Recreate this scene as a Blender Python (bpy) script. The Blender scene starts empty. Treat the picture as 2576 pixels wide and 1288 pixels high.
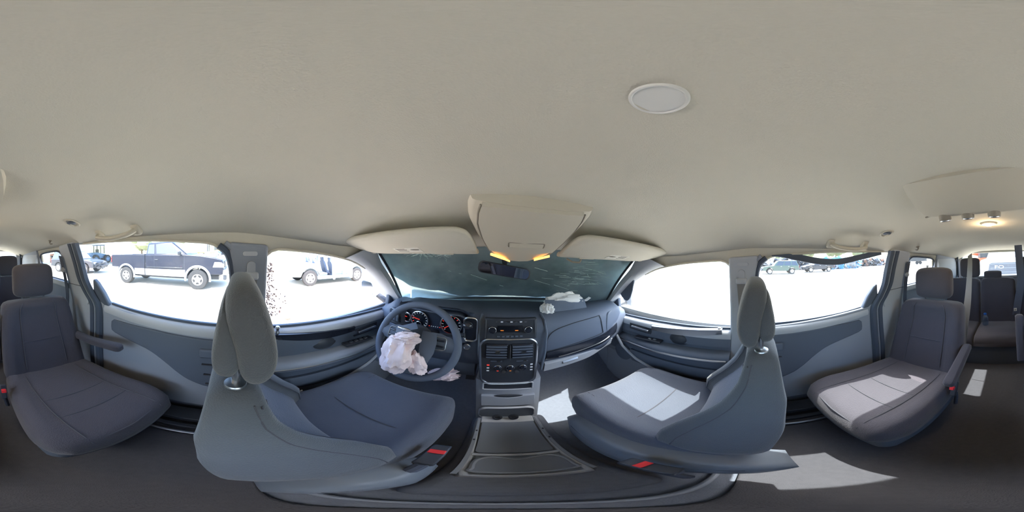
import bpy, bmesh, math, random
from mathutils import Vector, Matrix, noise

random.seed(7)
SC = bpy.context.scene
COL = SC.collection

# ---------------------------------------------------------------- camera
# Metres.  X = right of the van, Y = towards its nose, Z = up; Z = 0 is eye level.
# The cabin floor lies at Z = -1.12, the yard outside at Z = -1.60.
CAM = bpy.data.cameras.new('camera')
CAM.type = 'PANO'
CAM.panorama_type = 'EQUIRECTANGULAR'
CAM.clip_start = 0.005
CAM.clip_end = 500
cam_o = bpy.data.objects.new('camera', CAM)
COL.objects.link(cam_o)
YAW, ROLL = math.radians(6.0), math.radians(-2.0)
_M = Matrix.Rotation(ROLL, 3, 'Y') @ Matrix.Rotation(-YAW, 3, 'Z')
_r, _f, _u = _M @ Vector((1, 0, 0)), _M @ Vector((0, 1, 0)), _M @ Vector((0, 0, 1))
cam_o.matrix_world = Matrix(((_r.x, _u.x, -_f.x, -0.095), (_r.y, _u.y, -_f.y, 0.0), (_r.z, _u.z, -_f.z, 0.0), (0, 0, 0, 1)))
SC.camera = cam_o

# ---------------------------------------------------------------- light
SUN_DIR = Vector((-0.60, 0.20, -1.0)).normalized()      # the way the sunlight travels
W = bpy.data.worlds.new('sky'); SC.world = W; W.use_nodes = True
nt = W.node_tree; nt.nodes.clear()
wo = nt.nodes.new('ShaderNodeOutputWorld'); bg = nt.nodes.new('ShaderNodeBackground')
sky = nt.nodes.new('ShaderNodeTexSky'); sky.sky_type = 'NISHITA'; sky.sun_disc = False
sky.sun_elevation = math.asin(-SUN_DIR.z); sky.sun_rotation = math.atan2(-SUN_DIR.x, -SUN_DIR.y)
sky.dust_density = 2.5; sky.air_density = 1.0; sky.ozone_density = 1.0
bg.inputs['Strength'].default_value = 0.55
nt.links.new(sky.outputs[0], bg.inputs[0]); nt.links.new(bg.outputs[0], wo.inputs[0])
sl = bpy.data.lights.new('sun', 'SUN'); sl.energy = 4.8; sl.angle = math.radians(0.53); sl.color = (1.0, 0.95, 0.88)
so = bpy.data.objects.new('sun', sl); COL.objects.link(so)
so.rotation_mode = 'QUATERNION'; so.rotation_quaternion = SUN_DIR.to_track_quat('-Z', 'Y'); so.location = (5, -3, 12)

SC.view_settings.view_transform = 'Standard'
SC.view_settings.look = 'None'
SC.view_settings.gamma = 1.0
SC.view_settings.use_curve_mapping = False
SC.view_settings.exposure = 1.70
SC.cycles.use_denoising = True
SC.cycles.max_bounces = 14
SC.cycles.diffuse_bounces = 8
SC.cycles.transparent_max_bounces = 24
SC.cycles.caustics_reflective = False
SC.cycles.caustics_refractive = False
SC.cycles.sample_clamp_indirect = 6.0

# ---------------------------------------------------------------- materials
def lin(c):
    return tuple(((v/255)/12.92 if v/255 <= .04045 else ((v/255+.055)/1.055)**2.4) for v in c) + (1.0,)

MATS = {}
def mat(name, rgb, rough=.6, metal=0., bump=0., bscale=200., btype='noise', var=0., vscale=6., spec=.4, emit=None, estr=0., coat=0., sheen=0., stretch=None):
    m = bpy.data.materials.new(name); m.use_nodes = True; MATS[name] = m
    n = m.node_tree; p = n.nodes['Principled BSDF']; c = lin(rgb)
    p.inputs['Base Color'].default_value = c; p.inputs['Roughness'].default_value = rough
    p.inputs['Metallic'].default_value = metal; p.inputs['Specular IOR Level'].default_value = spec
    if coat: p.inputs['Coat Weight'].default_value = coat; p.inputs['Coat Roughness'].default_value = .05
    if sheen: p.inputs['Sheen Weight'].default_value = sheen; p.inputs['Sheen Roughness'].default_value = .5
    if emit: p.inputs['Emission Color'].default_value = lin(emit); p.inputs['Emission Strength'].default_value = estr
    tc = n.nodes.new('ShaderNodeTexCoord'); co = tc.outputs['Object']
    if stretch:
        mp = n.nodes.new('ShaderNodeMapping'); mp.inputs['Scale'].default_value = stretch
        n.links.new(co, mp.inputs[0]); co = mp.outputs[0]
    if var:
        t = n.nodes.new('ShaderNodeTexNoise'); t.inputs['Scale'].default_value = vscale; t.inputs['Detail'].default_value = 5
        r = n.nodes.new('ShaderNodeMapRange'); r.inputs[3].default_value = 1-var; r.inputs[4].default_value = 1+var
        mx = n.nodes.new('ShaderNodeVectorMath'); mx.operation = 'SCALE'; mx.inputs[0].default_value = c[:3]
        n.links.new(co, t.inputs['Vector']); n.links.new(t.outputs['Fac'], r.inputs[0]); n.links.new(r.outputs[0], mx.inputs['Scale'])
        n.links.new(mx.outputs[0], p.inputs['Base Color'])
    if bump:
        if btype == 'weave':
            t = n.nodes.new('ShaderNodeTexVoronoi'); t.inputs['Scale'].default_value = bscale; out = t.outputs['Distance']
        else:
            t = n.nodes.new('ShaderNodeTexNoise'); t.inputs['Scale'].default_value = bscale; t.inputs['Detail'].default_value = 3; out = t.outputs['Fac']
        b = n.nodes.new('ShaderNodeBump'); b.inputs['Strength'].default_value = bump; b.inputs['Distance'].default_value = .002
        n.links.new(co, t.inputs['Vector']); n.links.new(out, b.inputs['Height']); n.links.new(b.outputs[0], p.inputs['Normal'])
    return m

def glass(name, tint, gloss=.06, haze=0., haze_rgb=(200, 200, 195)):
    m = bpy.data.materials.new(name); m.use_nodes = True; MATS[name] = m
    n = m.node_tree; n.nodes.clear()
    o = n.nodes.new('ShaderNodeOutputMaterial'); t = n.nodes.new('ShaderNodeBsdfTransparent'); t.inputs[0].default_value = lin(tint)
    g = n.nodes.new('ShaderNodeBsdfGlossy'); g.inputs['Roughness'].default_value = .03
    mx = n.nodes.new('ShaderNodeMixShader'); mx.inputs[0].default_value = gloss
    n.links.new(t.outputs[0], mx.inputs[1]); n.links.new(g.outputs[0], mx.inputs[2]); last = mx
    if haze:  # milky film mixed in; on the windows it imitates veiling haze
        tc = n.nodes.new('ShaderNodeTexCoord'); ns = n.nodes.new('ShaderNodeTexNoise'); ns.inputs['Scale'].default_value = 5; ns.inputs['Detail'].default_value = 6
        mr = n.nodes.new('ShaderNodeMapRange'); mr.inputs[1].default_value = .3; mr.inputs[2].default_value = .7; mr.inputs[3].default_value = haze*.7; mr.inputs[4].default_value = haze*1.3
        d = n.nodes.new('ShaderNodeBsdfTranslucent'); d.inputs[0].default_value = lin(haze_rgb)
        d2 = n.nodes.new('ShaderNodeBsdfDiffuse'); d2.inputs[0].default_value = lin(haze_rgb)
        ad = n.nodes.new('ShaderNodeMixShader'); ad.inputs[0].default_value = .5
        n.links.new(d.outputs[0], ad.inputs[1]); n.links.new(d2.outputs[0], ad.inputs[2])
        m2 = n.nodes.new('ShaderNodeMixShader'); n.links.new(tc.outputs['Object'], ns.inputs['Vector']); n.links.new(ns.outputs['Fac'], mr.inputs[0])
        n.links.new(mr.outputs[0], m2.inputs[0]); n.links.new(last.outputs[0], m2.inputs[1]); n.links.new(ad.outputs[0], m2.inputs[2]); last = m2
    n.links.new(last.outputs[0], o.inputs[0])
    return m

mat('headliner', (208, 204, 190), .95, bump=.25, bscale=420, btype='weave', var=.03, vscale=3)
mat('beige_plastic', (202, 196, 180), .6, bump=.08, bscale=500)
mat('beige_dark', (150, 143, 130), .7)
mat('grey_trim', (148, 155, 166), .65, bump=.10, bscale=450)
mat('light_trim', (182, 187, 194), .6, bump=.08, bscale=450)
mat('dark_trim', (94, 103, 117), .62, bump=.12, bscale=420)
mat('dash', (90, 99, 115), .66, bump=.16, bscale=380)
mat('tray_mat', (126, 133, 145), .8, bump=.15, bscale=300)
mat('black_plastic', (56, 60, 68), .45)
mat('black_gloss', (36, 40, 50), .12, coat=.5)
mat('rubber', (80, 90, 106), .7, bump=.1, bscale=120)
mat('seat_fabric', (89, 94, 101), .95, bump=.35, bscale=330, btype='weave', var=.06, vscale=14, sheen=.25)
mat('seat_insert', (88, 94, 107), .95, bump=.45, bscale=240, btype='weave', var=.06, vscale=10, sheen=.25)
mat('seat_rear', (67, 66, 75), .95, bump=.35, bscale=330, btype='weave', var=.06, vscale=14, sheen=.2)
mat('seat_rear_insert', (80, 78, 86), .95, bump=.5, bscale=260, btype='weave', var=.06, vscale=10, sheen=.2)
mat('seam', (84, 85, 92), .9)
mat('seat_plastic', (116, 123, 133), .42, bump=.08, bscale=400)
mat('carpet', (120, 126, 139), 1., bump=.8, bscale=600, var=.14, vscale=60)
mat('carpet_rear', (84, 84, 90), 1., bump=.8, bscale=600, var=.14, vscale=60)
mat('chrome', (225, 228, 232), .24, metal=1.)
mat('satin', (170, 174, 180), .32, metal=1.)
mat('red_button', (226, 52, 58), .35, emit=(226, 52, 58), estr=.0)
mat('belt', (128, 127, 126), .8, bump=.4, bscale=260)
mat('belt_dark', (84, 90, 104), .8, bump=.4, bscale=260)
mat('airbag', (232, 214, 216), .85, bump=.12, bscale=500, var=.04, vscale=12)
mat('white_cloth', (226, 227, 226), .85, bump=.12, bscale=500)
mat('white_plastic', (222, 222, 218), .4)
mat('slate_card', (96, 106, 122), .7)
mat('mirror_glass', (190, 196, 206), .02, metal=1.)
mat('lens', (225, 224, 215), .25)
mat('lamp_glow', (255, 190, 110), .4, emit=(255, 176, 84), estr=1.0)
mat('lamp_hot', (255, 210, 150), .4, emit=(255, 196, 120), estr=30.)
mat('display', (26, 30, 38), .12, coat=.4)
mat('tick_white', (190, 196, 206), .5, emit=(210, 220, 235), estr=.08)
mat('tick_red', (210, 80, 70), .5, emit=(235, 60, 45), estr=.22)
mat('tick_orange', (240, 140, 60), .5, emit=(245, 140, 50), estr=.12)
mat('gauge_face', (50, 58, 74), .5)
mat('paper', (226, 224, 214), .8)
mat('print_grey', (120, 118, 112), .8)
mat('crack', (205, 225, 220), .3)
mat('blue_cap', (40, 96, 170), .4)
glass('window_glass', (246, 250, 250), .05, .03)
glass('windshield_glass', (216, 230, 230), .07, .48, (190, 206, 212))  # strong milky film added so the dark windscreen looks hazy and brighter
glass('bottle_plastic', (205, 220, 235), .12, .15, (190, 205, 220))
# outside
mat('yard', (206, 196, 180), .95, bump=.5, bscale=3, var=.10, vscale=.35)
mat('stain', (150, 138, 124), .95, var=.15, vscale=2)
mat('navy_paint', (20, 25, 42), .35, coat=.25)
mat('silver_paint', (140, 146, 156), .45, coat=.2)
mat('white_paint', (226, 228, 230), .3, coat=.5)
mat('green_paint', (66, 86, 78), .35, coat=.4)
mat('black_paint', (42, 46, 54), .35, coat=.4)
mat('pale_paint', (176, 192, 206), .35, coat=.4)  # on the sedan this paleness stands in for glare over darker paint
mat('grey_paint', (120, 126, 134), .4, coat=.3)
mat('teal_paint', (120, 156, 172), .5)
mat('tire', (52, 52, 54), .9, bump=.6, bscale=40)
mat('alloy', (205, 206, 210), .3, metal=.9)
mat('car_glass', (58, 68, 82), .06, coat=.5)
mat('car_glass_pale', (150, 166, 180), .08, coat=.5)
mat('lamp_clear', (235, 235, 228), .15)
mat('lamp_red', (190, 40, 40), .3)
mat('yellow_paint', (228, 186, 84), .5)
mat('orange_paint', (226, 96, 62), .5)
mat('machine_blue', (96, 128, 166), .5)
mat('machine_rust', (140, 104, 88), .8)
mat('scrap', (140, 142, 146), .6, var=.5, vscale=1.5)
mat('scrap_dark', (78, 80, 86), .6, var=.5, vscale=3)
mat('scrap_blue', (86, 142, 176), .6, var=.3, vscale=1.5)
mat('scrap_rust', (128, 100, 86), .8, var=.3, vscale=2)
mat('foliage', (116, 122, 92), .9, var=.25, vscale=3)
mat('bark', (96, 84, 72), .95)
mat('fence_panel', (168, 176, 186), .7, var=.05, vscale=1)
mat('canopy_sheet', (150, 158, 166), .6)
mat('shard', (214, 190, 190), .2)
mat('red_debris', (206, 120, 112), .7)
mat('hood_inner', (172, 186, 190), .8, var=.12, vscale=4)
mat('painted_daylight', (150, 190, 176), .8)  # light through green glass, painted as a paler colour
mat('truck_grille', (88, 92, 100), .5)
mat('pale_wall', (178, 192, 198), .8)
# ---------------------------------------------------------------- helpers
ORG = {}                                             # root object name -> base point its parts are measured from

def tag(o, label=None, cat=None, group=None, kind=None):
    if label: o['label'] = label
    if cat: o['category'] = cat
    if group: o['group'] = group
    if kind: o['kind'] = kind
    return o

def thing(name, label, cat, loc=(0, 0, 0), group=None, kind=None):
    o = bpy.data.objects.new(name, None); COL.objects.link(o); o.location = loc
    o.empty_display_size = .05
    ORG[o.name] = Vector(loc)
    return tag(o, label, cat, group, kind)

def lerp(a, b, t): return a+(b-a)*t
def interp(keys, t):
    if t <= keys[0][0]: return keys[0][1]
    for (a, va), (b, vb) in zip(keys, keys[1:]):
        if t <= b: return va+(vb-va)*(t-a)/(b-a)
    return keys[-1][1]
def smooth(a, b, x):
    t = max(0., min(1., (x-a)/(b-a))); return t*t*(3-2*t)
def spline(pts, n=6, closed=False):
    """Catmull-Rom through pts (any dimension)."""
    P = [Vector(p) for p in pts]; out = []; N = len(P)
    rng = range(N if closed else N-1)
    for i in rng:
        if closed: a, b, c, d = P[(i-1) % N], P[i], P[(i+1) % N], P[(i+2) % N]
        else: a, b, c, d = P[max(i-1, 0)], P[i], P[i+1], P[min(i+2, N-1)]
        for k in range(n):
            t = k/n
            out.append(.5*((2*b)+(c-a)*t+(2*a-5*b+4*c-d)*t*t+(3*b-a-3*c+d)*t**3))
    if not closed: out.append(P[-1].copy())
    return out

class MB:
    def __init__(s): s.v = []; s.f = []
    def add(s, vs, fs):
        k = len(s.v); s.v += [Vector(v) for v in vs]; s.f += [tuple(i+k for i in f) for f in fs]; return s
    def box(s, c, d, rot=None, bev=0.):
        x, y, z = d[0]/2, d[1]/2, d[2]/2
        vs = [Vector((sx*x, sy*y, sz*z)) for sx in (-1, 1) for sy in (-1, 1) for sz in (-1, 1)]
        if rot is not None:
            R = rot if isinstance(rot, Matrix) else (Matrix.Rotation(rot[2], 3, 'Z') @ Matrix.Rotation(rot[1], 3, 'Y') @ Matrix.Rotation(rot[0], 3, 'X'))
            vs = [R @ v for v in vs]
        c = Vector(c)
        return s.add([v+c for v in vs], [(0, 1, 3, 2), (4, 6, 7, 5), (0, 4, 5, 1), (2, 3, 7, 6), (0, 2, 6, 4), (1, 5, 7, 3)])
    def loft(s, rings, cap=True, closed=True):
        n = len(rings[0]); vs = [p for r in rings for p in r]; fs = []
        for i in range(len(rings)-1):
            for j in range(n if closed else n-1):
                a, b = i*n+j, i*n+(j+1) % n
                fs.append((a, b, b+n, a+n))
        if cap and closed:
            fs.append(tuple(range(n))[::-1]); fs.append(tuple((len(rings)-1)*n+j for j in range(n)))
        return s.add(vs, fs)
    def tube(s, path, r, n=8, cap=True, closed=False, flat=None):
        """r: radius or list; flat=(a, b, upvector): elliptical section."""
        P = [Vector(p) for p in path]; N = len(P); rings = []; prev = None
        for i, p in enumerate(P):
            t = (P[(i+1) % N]-P[(i-1) % N]) if closed else (P[min(i+1, N-1)]-P[max(i-1, 0)])
            t.normalize()
            if flat is not None: up = Vector(flat[2])
            else:
                up = prev if prev is not None else (Vector((0, 0, 1)) if abs(t.z) < .9 else Vector((1, 0, 0)))
            a = up-t*up.dot(t)
            if a.length < 1e-6: a = t.orthogonal()
            a.normalize(); b = t.cross(a); prev = a
            rr = r[i] if isinstance(r, (list, tuple)) else r
            ra, rb = (flat[0], flat[1]) if flat is not None else (rr, rr)
            rings.append([p+a*(math.cos(2*math.pi*k/n)*ra)+b*(math.sin(2*math.pi*k/n)*rb) for k in range(n)])
        if closed: rings.append(rings[0]); return s.loft(rings, cap=False)
        return s.loft(rings, cap=cap)
    def ribbon(s, path, w, t, up):
        """flat strap: width w along (tangent x up), thickness t along up."""
        P = [Vector(p) for p in path]; rings = []
        for i, p in enumerate(P):
            d = (P[min(i+1, len(P)-1)]-P[max(i-1, 0)]).normalized(); u = Vector(up[i] if isinstance(up, list) else up)
            u = (u-d*u.dot(d)).normalized(); b = d.cross(u)
            ww = w[i] if isinstance(w, list) else w
            rings.append([p+b*ww/2+u*t/2, p-b*ww/2+u*t/2, p-b*ww/2-u*t/2, p+b*ww/2-u*t/2])
        return s.loft(rings)
    def cyl(s, p0, p1, r0, r1=None, n=24, cap=True):
        p0, p1 = Vector(p0), Vector(p1); t = (p1-p0).normalized(); a = t.orthogonal().normalized(); b = t.cross(a)
        r1 = r0 if r1 is None else r1
        return s.loft([[p+a*math.cos(2*math.pi*k/n)*r+b*math.sin(2*math.pi*k/n)*r for k in range(n)] for p, r in ((p0, r0), (p1, r1))], cap=cap)
    def lathe(s, c, axis, prof, n=28, up=None):
        """prof: (distance along axis, radius)."""
        c = Vector(c); t = Vector(axis).normalized(); a = (Vector(up) if up else t.orthogonal()); a = (a-t*a.dot(t)).normalized(); b = t.cross(a)
        return s.loft([[c+t*h+(a*math.cos(2*math.pi*k/n)+b*math.sin(2*math.pi*k/n))*max(r, 1e-4) for k in range(n)] for h, r in prof])
    def torus(s, c, axis, R, r, n=40, m=10, up=None, squash=None):
        c = Vector(c); t = Vector(axis).normalized(); a = (Vector(up) if up else t.orthogonal()); a = (a-t*a.dot(t)).normalized(); b = t.cross(a)
        path = [c+(a*math.cos(2*math.pi*k/n)+b*math.sin(2*math.pi*k/n))*R for k in range(n)]
        return s.tube(path, r, m, closed=True, flat=(r, r, t) if squash is None else (squash[0], squash[1], t))
    def prism(s, poly, vec):
        P = [Vector(p) for p in poly]; v = Vector(vec); n = len(P)
        fs = [tuple(range(n))[::-1], tuple(range(n, 2*n))]+[(i, (i+1) % n, (i+1) % n+n, i+n) for i in range(n)]
        return s.add(P+[p+v for p in P], fs)
    def sheet(s, nu, nv, fn, thick=None):
        vs = [fn(i/nu, j/nv) for i in range(nu+1) for j in range(nv+1)]; w = nv+1
        fs = [(i*w+j, (i+1)*w+j, (i+1)*w+j+1, i*w+j+1) for i in range(nu) for j in range(nv)]
        return s.add(vs, fs)
    def ell(s, c, r, n=16, m=10, rot=None, pw=1.):
        vs = []; c = Vector(c)
        def sp(x): return math.copysign(abs(x)**pw, x)
        for i in range(m+1):
            th = math.pi*i/m
            for k in range(n):
                ph = 2*math.pi*k/n
                v = Vector((r[0]*sp(math.sin(th))*sp(math.cos(ph)), r[1]*sp(math.sin(th))*sp(math.sin(ph)), r[2]*sp(math.cos(th))))
                vs.append(c+(rot @ v if rot else v))
        fs = [(i*n+k, (i+1)*n+k, (i+1)*n+(k+1) % n, i*n+(k+1) % n) for i in range(m) for k in range(n)]
        return s.add(vs, fs)
    def xf(s, M): s.v = [M @ v for v in s.v]; return s
    def build(s, name, m, parent=None, smooth=True, bevel=0., sub=0, solid=0., ang=35., label=None, kind=None, seg=2):
        off = Vector((0, 0, 0))
        if parent is not None:
            r = parent
            while r.parent: r = r.parent
            off = ORG.get(r.name, Vector((0, 0, 0)))
        else:
            xs = [v.x for v in s.v]; ys = [v.y for v in s.v]; zs = [v.z for v in s.v]
            off = Vector(((min(xs)+max(xs))/2, (min(ys)+max(ys))/2, min(zs)))
        me = bpy.data.meshes.new(name)
        me.from_pydata([v-off for v in s.v], [], s.f); me.validate()
        b = bmesh.new(); b.from_mesh(me)
        bmesh.ops.remove_doubles(b, verts=b.verts, dist=1e-5)
        bmesh.ops.recalc_face_normals(b, faces=b.faces)
        if smooth:
            for f in b.faces: f.smooth = True
            for e in b.edges:
                if len(e.link_faces) == 2 and e.calc_face_angle(0) > math.radians(ang) and not sub: e.smooth = False
        b.to_mesh(me); b.free()
        me.materials.append(MATS[m] if isinstance(m, str) else m)
        o = bpy.data.objects.new(name, me); COL.objects.link(o)
        if parent is not None: o.parent = parent
        else: o.location = off; ORG[o.name] = off
        if solid:
            q = o.modifiers.new('thickness', 'SOLIDIFY'); q.thickness = abs(solid); q.offset = 1 if solid > 0 else -1
        if bevel:
            q = o.modifiers.new('edge', 'BEVEL'); q.width = bevel; q.segments = seg; q.limit_method = 'ANGLE'; q.angle_limit = math.radians(40); q.harden_normals = False
        if sub:
            q = o.modifiers.new('smooth', 'SUBSURF'); q.levels = sub; q.render_levels = sub
        if label: o['label'] = label
        if kind: o['kind'] = kind
        return o

def rrect(w, h, r, n=5):
    """rounded rectangle outline (2-D), centred."""
    out = []
    for cx, cy, a0 in ((w/2-r, h/2-r, 0), (-w/2+r, h/2-r, 90), (-w/2+r, -h/2+r, 180), (w/2-r, -h/2+r, 270)):
        for k in range(n+1):
            a = math.radians(a0+90*k/n); out.append((cx+r*math.cos(a), cy+r*math.sin(a)))
    return out

def text_mesh(body, size, M, m, name, parent, ext=.002, kind=None):
    """lettering as real extruded geometry, placed by matrix M (text plane XY)."""
    cu = bpy.data.curves.new(name, 'FONT'); cu.body = body; cu.size = size; cu.extrude = ext; cu.align_x = 'CENTER'; cu.align_y = 'CENTER'; cu.resolution_u = 2
    t = bpy.data.objects.new('t', cu); COL.objects.link(t)
    dg = bpy.context.evaluated_depsgraph_get(); me = bpy.data.meshes.new_from_object(t.evaluated_get(dg))
    COL.objects.unlink(t); bpy.data.objects.remove(t)
    r = parent
    while r.parent: r = r.parent
    me.transform(Matrix.Translation(-ORG.get(r.name, Vector())) @ M)
    me.materials.clear(); me.materials.append(MATS[m]); me.name = name
    o = bpy.data.objects.new(name, me); COL.objects.link(o); o.parent = parent
    return o
# ---------------------------------------------------------------- the van's shell
FLOOR_Z = -1.12
def fx(z):                                            # half-width of the side wall at height z (walls lean in above the belt)
    return .80 if z <= -.36 else .80-.11*(z+.36)/.41
BASE = [(-2.60, .075), (-2.3, .125), (-1.6, .17), (-.6, .192), (0., .192), (.3, .166), (.5, .122), (.76, .04)]
SIDE = [(0, 0), (.3, .006), (.45, .026), (.55, .056), (.63, .096), (.70, .142)]
def zc(x, y):
    return interp(BASE, y)-interp(SIDE, abs(x))*lerp(1., .45, smooth(.25, .76, y))
def zc_s(x, y):                                       # softened
    d = .05; return (zc(x-d, y)+zc(x+d, y)+zc(x, y-d)+zc(x, y+d)+2*zc(x, y))/6

m = MB(); m.sheet(56, 130, lambda u, v: Vector((lerp(-.70, .70, u), lerp(-2.56, .76, v), zc_s(lerp(-.70, .70, u), lerp(-2.56, .76, v)))))
o = m.build('ceiling', 'headliner', None, solid=.015, ang=180)
tag(o, 'beige woven headliner over the whole cabin', 'headliner', kind='structure')
# outer roof skin, so no daylight leaks in at the edges
m = MB(); m.sheet(16, 30, lambda u, v: Vector((lerp(-.82, .82, u), lerp(-2.7, .82, v), zc_s(lerp(-.70, .70, u), lerp(-2.56, .76, v))+.045)))
o = m.build('trim_1', 'grey_paint', None, solid=.01, ang=180); tag(o, 'painted steel roof skin above the headliner', 'roof', kind='structure')

# floor
m = MB()
def fl(u, v):
    y = lerp(-2.6, 1.35, v); z = FLOOR_Z
    if y > .80: z += (y-.80)**1.4*.9
    return Vector((lerp(-.86, .86, u), y, z))
m.sheet(12, 80, fl)
floor = m.build('floor', 'carpet', None, solid=.03, ang=180); tag(floor, 'dark grey carpeted cabin floor', 'floor', kind='structure')
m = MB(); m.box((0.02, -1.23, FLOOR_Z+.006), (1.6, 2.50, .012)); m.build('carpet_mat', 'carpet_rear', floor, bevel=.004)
m = MB(); m.box((.025, .056, FLOOR_Z+.014), (.44, .013, .020)); m.build('carpet_ridge', 'grey_trim', floor, bevel=.006)
for s in (-1, 1):
    for k, (dx, w) in enumerate(((0, .10), (-.075, .03), (-.13, .016))):
        m = MB(); m.box((s*(.73+dx), -.40, FLOOR_Z+.02+(.05 if k == 0 else 0)), (w, 1.1, .03)); m.build('step_plate' if k == 0 else 'track_rail', 'black_plastic' if k != 2 else 'satin', floor, bevel=.004)
m = MB(); m.prism([(0, .10, FLOOR_Z), (0, .66, FLOOR_Z), (0, .70, FLOOR_Z+.09), (0, .22, FLOOR_Z+.085), (0, .13, FLOOR_Z+.05)], (.30, 0, 0)); m.xf(Matrix.Translation((-.15, 0, 0))); m.build('tunnel_cover', 'carpet', floor, bevel=.03, seg=3)

def slab(poly, s, inset, thick, name, mm, parent, bevel=.006, dens=True, **k):
    pts = []
    n = len(poly)
    for i in range(n):
        a, b = poly[i], poly[(i+1) % n]; L = math.hypot(b[0]-a[0], b[1]-a[1]); q = max(1, int(L/.12)) if dens else 1
        for j in range(q): pts.append((lerp(a[0], b[0], j/q), lerp(a[1], b[1], j/q)))
    m = MB(); N = len(pts)
    A = [Vector((s*(fx(z)-inset), y, z)) for y, z in pts]; B = [p+Vector((s*thick, 0, 0)) for p in A]
    fs = [(i, (i+1) % N, (i+1) % N+N, i+N) for i in range(N)]
    from mathutils.geometry import tessellate_polygon
    tri = tessellate_polygon([[Vector((y, z, 0)) for y, z in pts]])
    fs += [tuple(t) for t in tri]+[tuple(i+N for i in t) for t in tri]
    m.add(A+B, fs)
    o = m.build(name, mm, parent, smooth=False, **k)
    bm = bmesh.new(); bm.from_mesh(o.data)
    bmesh.ops.dissolve_limit(bm, angle_limit=math.radians(1.0), verts=bm.verts, edges=bm.edges)
    for f in bm.faces: f.smooth = True
    for e in bm.edges:
        if len(e.link_faces) == 2 and e.calc_face_angle(0) > .5: e.smooth = False
    bm.to_mesh(o.data); bm.free()
    if bevel:
        q = o.modifiers.new('edge', 'BEVEL'); q.width = bevel; q.segments = 3; q.limit_method = 'ANGLE'; q.angle_limit = math.radians(50)
    return o

# window outlines in (y, z)
SLIDE = spline([(-.815, .052), (-.60, .05), (-.35, .042), (-.12, .026)], 4)+spline([(-.085, .015), (-.055, -.012), (-.040, -.06), (-.034, -.15)], 4)+[Vector((-.034, -.362))]+[Vector(p) for p in [(-.20, -.356), (-.40, -.352), (-.70, -.337), (-.74, -.262), (-.803, -.182)]]
FRONTW = spline([(.104, -.09), (.110, -.03), (.130, -.002), (.18, .0), (.30, -.010), (.42, -.028), (.54, -.058), (.67, -.120), (.78, -.195), (.90, -.295), (.985, -.375)], 3)+[Vector(p) for p in [(.93, -.395), (.93, -.43), (.55, -.43), (.15, -.40), (.104, -.37)]]
QUART = spline([(-1.13, -.235), (-1.14, -.06), (-1.16, -.005), (-1.22, .02), (-1.40, .014), (-1.58, -.0), (-1.66, -.03), (-1.66, -.10), (-1.62, -.22)], 3)+[Vector((-1.62, -.235))]

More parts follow.
